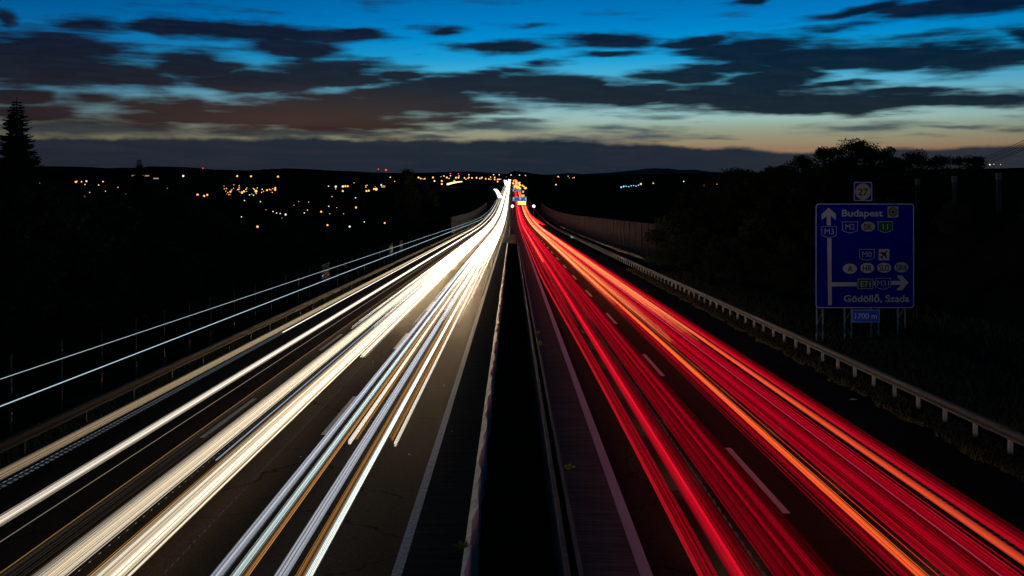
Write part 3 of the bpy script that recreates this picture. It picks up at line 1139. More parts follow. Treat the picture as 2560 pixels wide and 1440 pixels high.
def spruce(h, w, seed, dens=1.0, zmin=.06, fat=1.0):
    rng = np.random.default_rng(seed)
    mb = MB()
    mb.tube([(0, 0, -.5), (0, 0, h * .5), (0, 0, h)], [h * .018, h * .010, .012], 6)
    V, Fc = [], []
    z = h * zmin
    while z < h * .985:
        t = z / h
        R = w * (1 - t) ** .85 * rng.uniform(.55, 1.15) + .08
        nb = int(8 + 9 * (1 - t))
        for k in range(nb):
            a = 2 * math.pi * k / nb + rng.uniform(-.4, .4)
            L_ = R * rng.uniform(.65, 1.12)
            drop = L_ * rng.uniform(.12, .4)
            tip = .22 * L_
            n = max(9, int(L_ * 40 * dens))
            for i in range(n):
                s = (i + rng.random()) / n
                x, y, zz_ = math.cos(a) * L_ * s, math.sin(a) * L_ * s, z - drop * math.sin(s * 2.1) + tip * s * s
                ln = (.15 + .36 * (1 - s) * min(1, L_)) * rng.uniform(.7, 1.4) * fat
                side = rng.choice((-1, 1))
                da = a + side * rng.uniform(.5, 1.3)
                dx, dy, dz = math.cos(da) * ln, math.sin(da) * ln, rng.uniform(-.35, .15) * ln
                wv = ln * .3
                b = len(V)
                V += [(x, y, zz_), (x + dx * .5 - dy * .25, y + dy * .5 + dx * .25, zz_ + dz * .4 + wv * .3), (x + dx, y + dy, zz_ + dz), (x + dx * .5 + dy * .25, y + dy * .5 - dx * .25, zz_ + dz * .4 - wv * .6)]
                Fc.append((b, b + 1, b + 2, b + 3))
        z += h * .0085 + .10 * (1 - t)
    return mb, V, Fc


PROTO = {}


def plant(kind, name, loc, label, cat, scale=1.0, rot=0.0, group=None, parts=('trunk', 'crown')):
    t = thing(name, loc, label, cat, group)
    t.rotation_euler = (0, 0, rot)
    t.scale = (scale,) * 3 if not isinstance(scale, tuple) else scale
    if kind not in PROTO:
        k = kind.split('_')[0]
        sd = int(kind.split('_')[1])
        if k == 'spruce':
            mb, v, f = spruce(20, 4.2, sd) if sd != 3 else spruce(20, 5.6, sd, .8, .55, .9)
            m = M_NEEDLE
        elif k == 'broad':
            mb, v, f = broadleaf(10, 3.4, sd, per=230, size=.17, lumps=44)
            m = M_LEAFD
        elif k == 'lacy':
            mb, v, f = broadleaf(8, 2.9, sd, per=260, size=.12, lumps=44)
            m = M_LEAFD
        else:
            mb, v, f = broadleaf(3, 1.9, sd, per=240, size=.085, lumps=30)
            m = M_LEAF
        a = mb.build(parts[0], M_BARK, t)
        b = mk(parts[1], v, f, m, t)
        PROTO[kind] = (a, b)
    else:
        for src in PROTO[kind]:
            c = src.copy()
            COL.objects.link(c)
            c.parent = t
    return t


# left side
def left_tree(kind, name, px, ptop, d, h0, label, cat, group=None, w=1.0, rot=0):
    top = at(px, ptop, d)
    gz = ground_z(top.x, d)
    s = (top.z - gz) / h0
    plant(kind, name, (top.x, d, gz), label, cat, (s * w, s * w, s), rot, group)


left_tree('spruce_1', 'spruce_tree', 42, 244, 72, 20, 'tall dark spruce against the cloudy sky at the left edge', 'spruce', w=1.35)
left_tree('spruce_2', 'spruce_tree', 86, 372, 66, 20, 'shorter spruce top leaning out beside the tall spruce at the left edge', 'spruce', w=.95, rot=.5)
left_tree('spruce_3', 'spruce_tree', 348, 394, 150, 20, 'smaller lone spruce rising above the town lights on the left', 'spruce', w=1.0, rot=2)
rl = random.Random(5)
G_L = 'dark trees below the fence in the left valley'
T_L = 'dark leafy tree in the black valley left of the motorway fence'
for i, (px, py, d) in enumerate([(20, 470, 58), (130, 470, 95), (200, 500, 85), (270, 505, 110), (330, 480, 160), (410, 470, 170), (450, 520, 120), (520, 540, 110), (590, 560, 115), (660, 595, 105), (735, 575, 130),
                                 (800, 600, 140), (850, 590, 170), (900, 585, 200), (955, 575, 235), (1040, 545, 300), (90, 560, 60), (180, 590, 62), (290, 600, 66), (390, 610, 72), (490, 630, 78), (590, 650, 86), (690, 655, 100), (770, 640, 112),
                                 (1000, 500, 330), (1120, 510, 420), (30, 600, 46), (860, 640, 140)]):
    left_tree('broad_%d' % (i % 3), 'leafy_tree', px, py, d, 10, T_L, 'tree', G_L, w=rl.uniform(1.0, 1.5), rot=rl.uniform(0, 6))
left_tree('broad_0', 'leafy_tree', 1022, 427, 260, 10, 'tallest dark tree beside the left carriageway, its top cutting the far hills', 'tree', w=.6)
left_tree('broad_2', 'leafy_tree', 1062, 462, 290, 10, 'dark tree just right of the tallest tree beside the left carriageway', 'tree', w=.8)

# right bank
G_R = 'trees along the crest of the right bank'
for i, (px, py, d, lab) in enumerate([(2135, 353, 82, 'tallest feathery tree on the right bank, above the sign'), (2075, 368, 84, 'feathery tree left of the tallest one above the sign'),
                                      (2192, 362, 84, 'feathery tree just right of the tallest one above the sign'), (2010, 392, 88, 'rounded dark tree at the left shoulder of the tree line'),
                                      (1950, 414, 92, 'low dark tree where the right tree line drops towards the road'), (2275, 378, 86, 'slim dark tree between the sign and the power lines'),
                                      (2345, 392, 80, 'small dark tree left of the power lines'), (2418, 390, 70, 'dark tree directly under the power lines'),
                                      (1880, 428, 104, 'small tree at the far left end of the right tree line'), (1838, 424, 125, 'thin treetop left of the right tree line'),
                                      (2235, 402, 96, 'short dark tree in the gap of the right tree line')]):
    top = at(px, py, d)
    gz = ground_z(top.x, d)
    s = (top.z - gz) / 8
    plant('lacy_%d' % (i % 3 + 3), 'leafy_tree', (top.x, d, gz), lab, 'tree', (s * 1.25, s * 1.25, s), i * 1.3, G_R)
for i, (px, d) in enumerate([(1990, 78), (2060, 74), (2120, 76), (2200, 72), (2270, 70), (2330, 70), (2400, 64), (1930, 86), (1870, 96), (1815, 112), (1770, 122), (1725, 128), (1840, 100), (1960, 92), (2030, 96)]):
    x = (px - HX) / F * d
    gz = ground_z(x, d)
    tall = {True: (HY - 424) / F * d - gz, False: (HY - 432) / F * d - gz}[px < 2300] * (.8 if px < 1850 else 1)
    plant('broad_%d' % (i % 3), 'leafy_tree', (x, d, gz - .2), 'dense dark tree low on the right bank behind the sign', 'tree', (.75, .75, max(.2, tall / 10)), i * 2.1, 'dense trees low on the right bank')
rb = random.Random(9)
for i, (x, y, s) in enumerate([(17.6, 84, .75), (18.5, 88, 1.0), (19.6, 80, 1.0), (20.5, 92, 1.3), (21.5, 74, 1.1), (19.0, 97, 1.1), (22.5, 85, 1.4), (23.5, 68, 1.2), (24.5, 62, 1.2), (26, 56, .6), (21, 101, 1.3), (25, 78, 1.5), (27.0, 49, .5), (29, 44, 1.2), (17.7, 103, 1.0), (18.3, 107, 1.9), (19.8, 107, 2.0), (19.0, 101, 1.4), (20.3, 71, .7), (22.4, 60, .6)]):
    plant('bush_%d' % (i % 3 + 7), 'bush', (x, y, ground_z(x, y)), 'leafy green bush on the right verge between the crash barrier and the bank', 'bush', s, i * 1.9, 'bushes at the foot of the right bank', ('stem', 'crown'))


def grass(name, x0, x1, y0, y1, n, hh, m, seed, edge=None):
    rng = np.random.default_rng(seed)
    y = y0 + (y1 - y0) * rng.random(n) ** 1.7
    x = x0 + (x1 - x0) * rng.random(n)
    V, Fc = [], []
    for i in range(n):
        xx = x[i]
        if edge:
            lo = edge(y[i])
            xx = lo + (x1 - lo) * ((xx - x0) / (x1 - x0)) ** 1.3
        z = ground_z(max(14.61, xx) if xx > 0 else min(-14.61, xx), y[i]) + (.09 if abs(xx) < 14.6 else 0)
        h = hh * rng.uniform(.4, 1.3)
        a = rng.uniform(0, 6.28)
        dx, dy = math.cos(a) * .012 * (1 + y[i] / 40), math.sin(a) * .012
        lx, ly = rng.normal() * h * .5, rng.normal() * h * .5
        b = len(V)
        V += [(xx - dx, y[i] - dy, z - .02), (xx + dx, y[i] + dy, z - .02), (xx + lx, y[i] + ly, z + h)]
        Fc.append((b, b + 1, b + 2))
    return mk(name, V, Fc, m)


eg = lambda y: 13.05 + .12 * math.sin(y * 1.1) + .09 * math.sin(y * 2.7 + 1) + .06 * math.sin(y * 6.1)
# soil strip the grass stands on
structure(sweep('verge', [(17.0, -.1), (14.6, -.02), (13.25, -.005), (13.05, -.06), (13.05, -.5), (17, -.7)], -10, 300, M_GROUND))
structure(sweep('verge', [(-13.15, -.06), (-13.3, -.005), (-14.6, -.1), (-14.6, -.5), (-13.15, -.5)], -10, 300, M_GROUND))
tag(grass('grass', 13.05, 15.6, 15, 110, 30000, .13, M_GRASS, 3, eg), 'rough grass with pale dry edge along the right shoulder', 'grass', kind='stuff')
tag(grass('grass', 15.0, 22, 30, 105, 16000, .3, M_GRASS, 4), 'taller dim grass around the sign legs on the right verge', 'grass', kind='stuff')
tag(grass('grass', -14.6, -13.2, 18, 90, 9000, .14, M_GRASS, 5), 'sparse grass under the left crash barrier', 'grass', kind='stuff')

# weeds in the joint of the right median kerb, and litter
for i, (px, py, hgt, lab) in enumerate([(1340, 838, .22, 'small green weed sprouting from the median kerb, farthest up'), (1347, 866, .3, 'larger green weed sprouting from the right median kerb'), (1418, 1178, .16, 'tiny pale weed on the right median kerb nearest the camera'), (1152, 1378, .2, 'small weed at the left median kerb near the bottom')]):
    d = 7 * F / (py - 520)
    x = (px - HX) / F * d
    rng = np.random.default_rng(40 + i)
    V, Fc = [], []
    for k in range(46):
        a = rng.uniform(0, 6.28)
        r = rng.uniform(.02, .2)
        h = hgt * rng.uniform(.3, 1)
        b = len(V)
        V += [(0, 0, 0), (r * math.cos(a) - .012, r * math.sin(a), h * .8), (r * 1.3 * math.cos(a), r * 1.3 * math.sin(a), h), (r * math.cos(a) + .012, r * math.sin(a), h * .7)]
        Fc.append((b, b + 1, b + 2, b + 3))
    o = mk('weed', V, Fc, M_GRASS)
    o.location = (x, d, road_z(d) + .03)
    tag(o, lab, 'weed')
d = 7 * F / (1000 - 520)
mb = MB()
mb.add([(-.16, 0, .01), (-.05, -.09, .03), (.06, -.05, .012), (.18, -.02, .04), (.14, .08, .014), (-.02, .07, .05), (-.1, .06, .012)], [(0, 1, 2, 6), (2, 3, 4, 5), (2, 5, 6)])
o = mb.build('litter', M_PAPER)
o.location = ((2133 - HX) / F * d, d, road_z(d))
tag(o, 'crumpled scrap of white paper lying on the right hard shoulder', 'litter')
for i, (px, py) in enumerate([(1110, 965), (1023, 1138), (1130, 1080), (1388, 1113), (1437, 1370), (932, 905), (752, 1144)]):
    d = 7 * F / (py - 520)
    mb = MB()
    mb.add([(-.03, 0, .005), (0, -.03, .02), (.035, 0, .006), (0, .03, .018), (0, 0, .03)], [(0, 1, 4), (1, 2, 4), (2, 3, 4), (3, 0, 4)])
    o = mb.build('pebble', M_PAPER)
    o.location = ((px - HX) / F * d, d, road_z(d) + .01)
    tag(o, 'tiny pale stone chip lying on the asphalt near the median', 'pebble', 'stone chips on the asphalt')

# ------------------------------------------------------------------ light trails (bundles of glowing threads at lamp height)
m = bpy.data.materials.new('trail_light')
m.use_nodes = True
nt = m.node_tree
nt.nodes.clear()
at_ = nt.nodes.new('ShaderNodeAttribute')
at_.attribute_name = 'lamp_colour'
em = nt.nodes.new('ShaderNodeEmission')
nt.links.new(at_.outputs['Color'], em.inputs[0])
ou = nt.nodes.new('ShaderNodeOutputMaterial')
nt.links.new(em.outputs[0], ou.inputs[0])
M_TRAIL = m
TY = [2, 9, 13, 16, 19, 22, 26, 31, 37, 44, 52, 62, 75, 90, 110, 135, 165, 200, 240, 280, 320, 360, 400, 450, 500, 560, 630, 720, 850, 1050, 1350, 1800, 2400]


def trail(name, label, group, xa, xb, h, n, cols, r=.006, y0=2, y1=2400, s0=1.0, grow=45.0, smax=6.0, dz=.07, wander=.06, seed=0, xf=None, cat='light trail', dash=None, zoff=None, edge=.0, y0jit=0.0, prof=None):
    rg = random.Random(seed * 131 + 17)
    if n >= 5:
        n, r = int(n * 4), r * .33
    if group == GR:
        s0 *= .85
    V, Fc, C = [], [], []
    ph, lam = rg.uniform(0, 6), rg.uniform(70, 140)
    wa, wb, pa, pb = rg.uniform(9, 16), rg.uniform(22, 38), rg.uniform(0, 6), rg.uniform(0, 6)
    Y = [y0] + [y for y in TY if y0 + .5 < y < y1 - .5] + [y1]
    runs = [Y]
    if dash:
        one = []            # a flickering lamp: full beads strung on a hair-thin thread
        y = y0
        while y < min(y1, dash[2]):
            one += [y, y + .01, y + dash[1], y + dash[1] + .01]
            y += dash[0]
        runs = [one]
    for k in range(n):
        u = rg.random() if n > 3 else (k + .5) / n
        if edge:
            u = min(1, max(0, .5 + rg.gauss(0, edge)))
        x = xa + (xb - xa) * u
        zz = h + rg.uniform(-dz, dz)
        c = rg.choice(cols)
        # lamps of several cars overlap: brightness varies smoothly across the band
        g = rg.uniform(.8, 1.2) * ((.2 + .7 * (.5 + .5 * math.sin(wa * u + pa)) ** 2 + .6 * (.5 + .5 * math.sin(wb * u + pb)) ** 2) if n > 12 else 1)
        if prof:
            g *= prof(u)
        rr = r * rg.uniform(.7, 1.3)
        jit = rg.random() ** 1.6 * y0jit
        for run in runs:
            if y0jit:
                run = [y0 + jit] + [q for q in run if q > y0 + jit + .5]
            b = len(V)
            for i, y in enumerate(run):
                xx = x + wander * (math.sin(y / lam + ph) - math.sin(20 / lam + ph)) + (xf(y) if xf else 0)
                z = road_z(y) + zz + (zoff(y) if zoff else 0)
                s = s0 * g * min(smax, .55 + y / grow)
                q = rr * (.08 if dash and i % 4 in (0, 3) else 1)
                for j in range(3):
                    a = 2.094 * j + .5
                    V.append((xx + q * math.cos(a), y, z + q * math.sin(a)))
                    C.append((c[0] * s, c[1] * s, c[2] * s, 1))
            for i in range(len(run) - 1):
                for j in range(3):
                    Fc.append((b + i * 3 + j, b + i * 3 + (j + 1) % 3, b + (i + 1) * 3 + (j + 1) % 3, b + (i + 1) * 3 + j))
    o = mk(name, V, Fc, M_TRAIL)
    at2 = o.data.attributes.new('lamp_colour', 'FLOAT_COLOR', 'POINT')
    at2.data.foreach_set('color', np.array(C, dtype=np.float32).ravel())
    return tag(o, label, cat, group)


HEAD_L, HEAD_R = 1600.0, 480.0
GW, GR = 'white headlight trails on the left carriageway', 'red tail light trails on the right carriageway'
WARM = [(1, .72, .40), (1, .80, .52), (1, .64, .30), (1, .86, .64)]
PALE = [(1, .88, .70), (1, .82, .58), (1, .93, .82)]
COLD = [(.80, .86, 1), (.72, .78, .92), (.9, .92, 1)]
CYAN = [(.74, .96, .98), (.85, 1, .98)]
ORNG = [(.8, .36, .08), (.55, .25, .06), (.9, .45, .15)]
DIMW = [(.3, .24, .18), (.2, .16, .12)]
HW = 6.35
kx = lambda k, h=.65: k * (7 - h)


def wt(label, ka, kb, n, cols, h=.65, seed=0, name='headlight_trail', **kw):
    return trail(name, label, GW, -kx(ka, h), -kx(kb, h), h, n, cols, seed=seed, **kw)


# truck: two roof marker lamps and two headlamps
wt('upper thin bluish white line crossing in front of the left wire fence', 2.985, 2.995, 1, [(.62, .78, .84)], h=3.25, seed=1, name='marker_light_trail', r=.009, s0=.95, dz=0, grow=120, wander=.02, y1=900)
wt('lower thin bluish white line crossing in front of the left wire fence', 2.575, 2.585, 1, [(.62, .82, .95)], h=3.25, seed=2, name='marker_light_trail', r=.0098, s0=1.0, dz=0, grow=120, wander=.02, y1=900)
wt('outermost tan headlight band, nearest the left crash barrier', 1.885, 1.955, 18, WARM, h=1.1, seed=3, r=.006, s0=.36, grow=34, edge=.17)
wt('grey finely dashed line just under the outermost tan headlight band', 1.835, 1.85, 4, [(.30, .36, .40)], h=1.0, seed=4, r=.009, s0=.5, dash=(.24, .12, 75), dz=.05, grow=200)
wt('thin clean white line running just under the outermost tan band', 1.83, 1.845, 2, PALE, h=1.0, seed=40, r=.012, s0=.7, y0=46, dz=.02, grow=30)
wt('second headlight band from the left, creamy and single', 1.617, 1.653, 18, PALE, h=1.1, seed=5, r=.0085, s0=.62, grow=34, edge=.22)
wt('faint thin grey line alone on the dark asphalt of the outer lane', 1.53, 1.535, 1, DIMW, h=.65, seed=6, r=.008, s0=.7, dz=0)
wt('faint brown hairline between the outer lane and the broad white bands', 1.40, 1.405, 1, ORNG, h=.65, seed=7, r=.008, s0=.5, dz=0, grow=60)
# middle lane
wt('dim brown fringe along the outer side of the broad white bands', 1.29, 1.39, 8, DIMW, seed=8, r=.005, s0=.3, grow=60, y0=2)
wt('broad cream band, outer one of the thick middle pair', 1.215, 1.29, 34, WARM + PALE, seed=9, r=.0065, s0=.95, grow=30)
wt('dotted string of tiny light points between the thick middle pair', 1.19, 1.196, 1, [(.5, .55, .6)], seed=10, r=.006, s0=.7, dash=(.42, .07, 70), dz=0, grow=300)
wt('thin bluish line between the thick middle pair of white bands', 1.165, 1.175, 2, [(.3, .42, .55)], seed=11, r=.008, s0=.8, dz=.02, y0=24)
wt('thin orange line hugging the inner thick white band', 1.146, 1.155, 2, ORNG, seed=12, r=.008, s0=.8, dz=.02)
wt('broad bright band, inner one of the thick middle pair', 1.045, 1.135, 44, PALE + WARM[:2], seed=13, r=.0072, s0=1.3, grow=30, prof=lambda u: .62 + .7 * math.exp(-((u - .25) / .28) ** 2))
wt('white haze of headlights filling the outer half of the middle lane far down the road', 1.0, 1.34, 60, PALE, seed=14, r=.010, y0=50, y0jit=90, s0=.9, grow=30)
wt('faint sparkling dotted line inside the thick middle pair',   .93, .96, 2, [(.28, .28, .32)], seed=15, r=.004, s0=.4, dash=(.30, .05, 60), dz=.1, grow=300)
wt('bright short band that ends above the inner thick white band', .995, 1.03, 14, PALE, seed=16, r=.009, y0=41, s0=1.0, grow=30)
# inner lane
wt('grey white soft band, outermost trail of the inner lane', .79, .818, 18, COLD, seed=17, r=.0055, s0=.5, grow=24)
wt('cyan white crisp line beside the grey white band of the inner lane', .742, .762, 14, CYAN, seed=18, r=.0065, s0=.75, grow=26, edge=.25)
wt('orange line beside the cyan white line of the inner lane', .718, .732, 5, ORNG, seed=19, r=.007, s0=.7, grow=40)
wt('cream trail ending abruptly mid road, outer one of the two short ones', .688, .700, 10, PALE, seed=20, r=.008, y0=25.9, s0=1.05, grow=30)
wt('brown fringe next to the outer abruptly ending trail', .665, .682, 6, ORNG, seed=21, r=.006, y0=26.3, s0=.5, grow=40)
wt('silvery blue broad band in the centre of the inner lane', .614, .642, 22, COLD, seed=22, r=.0065, s0=.62, grow=26)
wt('amber pair of lines between the silvery band and the innermost white line', .565, .588, 7, ORNG, seed=23, r=.006, s0=.6, grow=40)
wt('bright white innermost long line of the inner lane', .545, .560, 12, PALE + CYAN, seed=24, r=.0075, s0=1.15, grow=26)
wt('amber fringe of the innermost abruptly ending trail', .512, .53, 6, ORNG, seed=25, r=.006, y0=26.2, s0=.6, grow=40)
wt('cream trail ending abruptly mid road, innermost of the two short ones', .487, .500, 10, PALE, seed=26, r=.008, y0=25.7, s0=1.05, grow=30)
wt('white glare of headlights merging over the inner lane far down the road', .44, .86, 70, PALE, seed=27, r=.010, y0=52, y0jit=110, s0=.9, grow=30)
# slip road streaks at the far junction
trail('headlight_trail', 'short white streak curving off to the left at the far junction', GW, -12.5, -9.0, .8, 30, PALE, r=.11, y0=830, y1=1150, s0=.8, seed=28, wander=0, xf=lambda y: -((y - 830) / 320) ** 1.5 * 10, zoff=lambda y: .8 * (y - 830) / 320)
trail('headlight_trail', 'tiny white streak at the head of the white lanes under the amber lamps', GW, -11, -5, .8, 24, PALE, r=.16, y0=1500, y1=2200, s0=1.0, seed=29, wander=0, xf=lambda y: -(y - 1500) / 700 * 8)


def rt(label, ka, kb, n, cols, h=.8, seed=0, name='tail_light_trail', **kw):
    return trail(name, label, GR, kx(ka, h), kx(kb, h), h, n, cols, seed=seed + 200, **kw)


RED = [(1, .003, .030), (.9, .002, .026), (.75, .002, .022)]
DRED = [(.42, .001, .012), (.3, .001, .008), (.55, .001, .016)]
BRED = [(1, .012, .03), (1, .022, .034), (1, .006, .03)]
ORED = [(1, .12, .02), (1, .075, .018), (1, .17, .035)]
HOT = [(1, .24, .08), (1, .17, .06), (1, .32, .13)]
rt('narrow red band closest to the median line', .508, .526, 10, BRED, seed=1, r=.0055, s0=.9, grow=60, xf=lambda y: -.55 * sstep(18, 95, y))
rt('dim red band second from the median line', .532, .560, 14, RED + DRED, seed=2, r=.0055, s0=.7, grow=60, xf=lambda y: -.45 * sstep(18, 95, y))
rt('thick bright red band in the middle of the inner red lane', .597, .634, 30, RED + BRED, seed=3, r=.0068, s0=1.25, grow=70, prof=lambda u: .35 + 1.1 * math.exp(-((u - .62) / .3) ** 2))
rt('soft dark red shade on the outer side of the thick inner band', .632, .684, 22, DRED, seed=4, r=.006, s0=1.0, grow=70, prof=lambda u: 1.2 - .9 * u)
rt('grey dashed thread between the red bands of the inner lane', .686, .690, 2, [(.07, .08, .09)], seed=5, r=.007, s0=.6, dash=(.5, .3, 60), dz=.02, grow=300)
rt('wide dim red curtain nearest the white lane dashes', .715, .80, 36, DRED * 2 + RED[:1], seed=6, r=.0055, s0=.72, grow=60)
rt('dark red outer half of the wide dim curtain', .80, .88, 28, DRED, seed=7, r=.0058, s0=.85, grow=60, prof=lambda u: 1.2 * math.exp(-((u - .35) / .42) ** 2))
rt('red glow of the inner lane trails merging far away', .50, .86, 36, BRED, seed=8, r=.008, y0=50, y0jit=60, s0=.5, grow=40)
rt('orange thread in the inner red lane far down the road', .56, .60, 10, HOT, seed=9, r=.010, y0=110, s0=.5, grow=40)
# outer lane
rt('single thin red line just right of the lane dashes', 1.03, 1.036, 2, DRED, seed=10, r=.008, s0=1.0)
rt('cluster of thin red lines left of the long orange line', 1.055, 1.095, 9, RED + DRED, seed=11, r=.006, s0=.8, grow=60)
rt('long bright orange line, inner one of the outer red lane', 1.108, 1.123, 14, ORED, seed=12, r=.0095, s0=1.7, grow=60, edge=.22)
rt('thin orange red hairline beside the long orange line', 1.158, 1.166, 2, ORED, seed=13, r=.0042, s0=.9, dz=.03)
rt('broad crimson band in the middle of the outer red lane', 1.185, 1.32, 50, RED + DRED * 2, seed=14, r=.0062, s0=.9, grow=55)
rt('thin pinkish violet line on the broad crimson band', 1.326, 1.332, 2, [(.85, .22, .5)], seed=15, r=.0065, s0=1.0, dz=.02, grow=90)
rt('crimson edge just outside the pinkish violet line', 1.336, 1.365, 16, RED, seed=16, r=.006, s0=.75, grow=55)
rt('thin red line alone in the dark gap of the outer lane', 1.386, 1.394, 2, RED, seed=17, r=.008, s0=.7)
rt('bright orange red line, outer one of the outer red lane', 1.441, 1.456, 14, [(1, .09, .03), (1, .05, .025), (1, .14, .05)], seed=18, r=.0105, s0=1.1, grow=55, edge=.22)
rt('outermost red band beside the right hard shoulder', 1.50, 1.535, 16, RED + BRED, seed=19, r=.0065, s0=1.0, grow=55, prof=lambda u: .3 + math.exp(-((u - .4) / .25) ** 2))
rt('faint dark red fringe outside all other red trails', 1.535, 1.565, 10, DRED, seed=20, r=.005, s0=.6)
rt('hot orange white band along the inner side of the outer lane far away', 1.05, 1.125, 34, HOT, seed=21, r=.008, y0=62, y0jit=50, s0=1.3, grow=40)
rt('pale orange band in the middle of the outer lane starting half way', 1.17, 1.235, 30, HOT, seed=22, r=.0075, y0=44, y0jit=40, s0=.9, grow=45)
rt('hot orange white band along the outer side of the outer lane far away', 1.38, 1.46, 36, HOT, seed=23, r=.008, y0=44, y0jit=40, s0=1.1, grow=42)
rt('bright orange mass of tail lights filling the outer lane near the horizon', 1.06, 1.5, 52, ORED, seed=24, r=.009, y0=52, y0jit=70, s0=.5, grow=45)
# car joining from the right
trail('tail_light_trail', 'red curved streak peeling off to the right near the noise wall', GR, -.55, .55, .8, 16, BRED, r=.06, y0=332, y1=640, s0=.4, seed=240, wander=0, xf=lambda y: 11.0 - 3.2 * sstep(320, 620, y))
trail('tail_light_trail', 'shorter orange red streak inside the red curved streak', GR, -.4, .4, .8, 12, ORED, r=.05, y0=350, y1=660, s0=.4, seed=241, wander=0, xf=lambda y: 9.7 - 2.2 * sstep(340, 640, y))

# the headlamps themselves: beams towards the camera on the left, away from it on the right
def headlamp(x, y, z, away, watts, size=64, col=(1, .80, .56)):
    l = bpy.data.lights.new('headlamp', 'SPOT')
    l.energy = watts
    l.color = col
    l.spot_size = math.radians(size)
    l.spot_blend = 1.0
    l.shadow_soft_size = .15
    o = bpy.data.objects.new('headlamp', l)
    COL.objects.link(o)
    o.location = (x, y, z)
    slope = (road_z(y + 5) - road_z(y - 5)) / 10
    o.rotation_euler = (math.radians(90 - 2.0) + (math.atan(slope) if away else -math.atan(slope)), 0, 0 if away else math.pi)


for i, y in enumerate((66, 72, 79, 87, 96, 104, 122, 142, 165, 190, 220, 255, 300, 350, 410)):
    for x in (-3.9, -7.5):
        headlamp(x, y, road_z(y) + .48, False, HEAD_L * (1 + y / 70) * min(1, (y - 45) / 70), 54, col=(1, .66, .36))
for i, y in enumerate(list(range(-20, 120, 6)) + [130, 145, 165, 190, 220, 255, 300, 350]):
    for x in (4.3, 8.2):
        headlamp(x, y, road_z(y) + .5, True, HEAD_R * (1 if y < 125 else 1.5), 42, (1, .80, .58))

# ------------------------------------------------------------------ distant lamps, masts, buildings
emit('lamp_amber', (1, .46, .09), 2.0)
emit('lamp_white', (1, .88, .66), 1.5)
emit('lamp_orange', (1, .42, .10), 2.0)
emit('lamp_cyan', (.12, .65, 1), 2.2)
emit('lamp_red', (1, .05, .05), 2.0)
emit('lamp_dim', (.9, .55, .25), .5)
LP = {}


def lamp(px, py, kind, big=1.0, d=None, lab=None, grp=None):
    if d is None:
        d = 2390 * 16 / max(py - 436, 6)
        d = min(max(d, 180), 3400)
    c = at(px, py, d)
    if c.z > -14 and d > 2500:
        pole = 9
    else:
        pole = 7
    r = d * .00088 * big
    key = (kind, round(r, 2), pole)
    mb = MB()
    mb.tube([(0, 0, -pole), (0, 0, -r)], [.12, .08], 5, 0)
    mb.sphere((0, 0, 0), r, 1)
    o = mb.build('street_lamp', [M_DARKST, MAT['lamp_' + kind]])
    o.location = c
    tag(o, lab, 'street lamp', grp)
    return o


LAB = {'amber': ('distant street lamp glowing amber among the town lights', 'amber street lamps of the distant town'),
       'orange': ('distant street lamp glowing deep orange among dark trees', 'orange street lamps of the left valley'),
       'white': ('small distant white lamp in the dark landscape', 'white lamps of the distant town'),
       'cyan': ('small cyan lamp in the cluster on the right plain', 'cyan lamps on the right plain')}
z4 = lambda a, b: (560 + a / 4, 380 + b / 4)
z3 = lambda a, b: (a / 4, 220 + b / 4)
z1 = lambda a, b: (1080 + a * .15625, 400 + b * .15625)
z5 = lambda a, b: (1700 + a * .336, 330 + b * .336)
rj0 = random.Random(21)
AMB = [(z4, q) for q in [(132, 241), (270, 243), (540, 246), (1945, 255), (2090, 255), (2105, 290), (2178, 290), (2178, 320), (2228, 255), (2303, 290), (2345, 255), (2320, 257), (65, 397), (200, 393), (512, 360), (512, 378),
                         (1213, 342), (1237, 342), (1188, 390), (1425, 390), (1447, 387), (1500, 370), (1712, 404), (972, 597), (1035, 731), (1320, 555), (430, 382)]]
AMB += [(z1, q) for q in [(520, 287), (590, 280), (640, 287), (712, 287), (765, 295), (800, 280), (860, 300), (912, 303), (1003, 280), (1003, 312), (1050, 347), (1190, 280), (1367, 280), (1533, 283), (1692, 286), (1803, 288), (1740, 329), (1800, 315), (1885, 290),
                          (2143, 295), (2120, 315), (2040, 318), (1983, 396), (1570, 322), (1530, 312)]]
AMB += [(z1, (1050 + 18 * i, 313)) for i in range(5)] + [(z1, (1165 + 14 * i, 320)) for i in range(4)] + [(z1, (1255 + 22 * i, 312)) for i in range(4)] + [(z1, (1425, 313)), (z1, (1450, 313)), (z1, (1490, 313))]
for f, q in AMB:
    lamp(*f(*q), 'amber', 1.05 if f is z4 else .85, lab=LAB['amber'][0], grp=LAB['amber'][1])
for f, q in [(z4, (320, 392)), (z4, (1522, 372)), (z4, (1677, 371))]:
    lamp(*f(*q), 'amber', 1.6, lab='large bright amber lamp glowing above the left valley', grp='large amber lamps of the left valley')
for f, q, b in [(z3, (392, 963), 1.4), (z3, (568, 937), .8), (z3, (815, 937), .6), (z3, (864, 932), .8), (z3, (1031, 936), .6), (z3, (708, 1096), .8), (z3, (775, 1097), .9), (z3, (1270, 1076), .8), (z3, (1732, 1072), .8), (z3, (2041, 1080), .9), (z3, (2073, 1069), .8),
                (z4, (180, 405), 1.0), (z4, (335, 747), 1.0), (z4, (1607, 710), .7), (z5, (181, 396), .9)]:
    lamp(*f(*q), 'orange', b * 1.35, lab=LAB['orange'][0], grp=LAB['orange'][1])
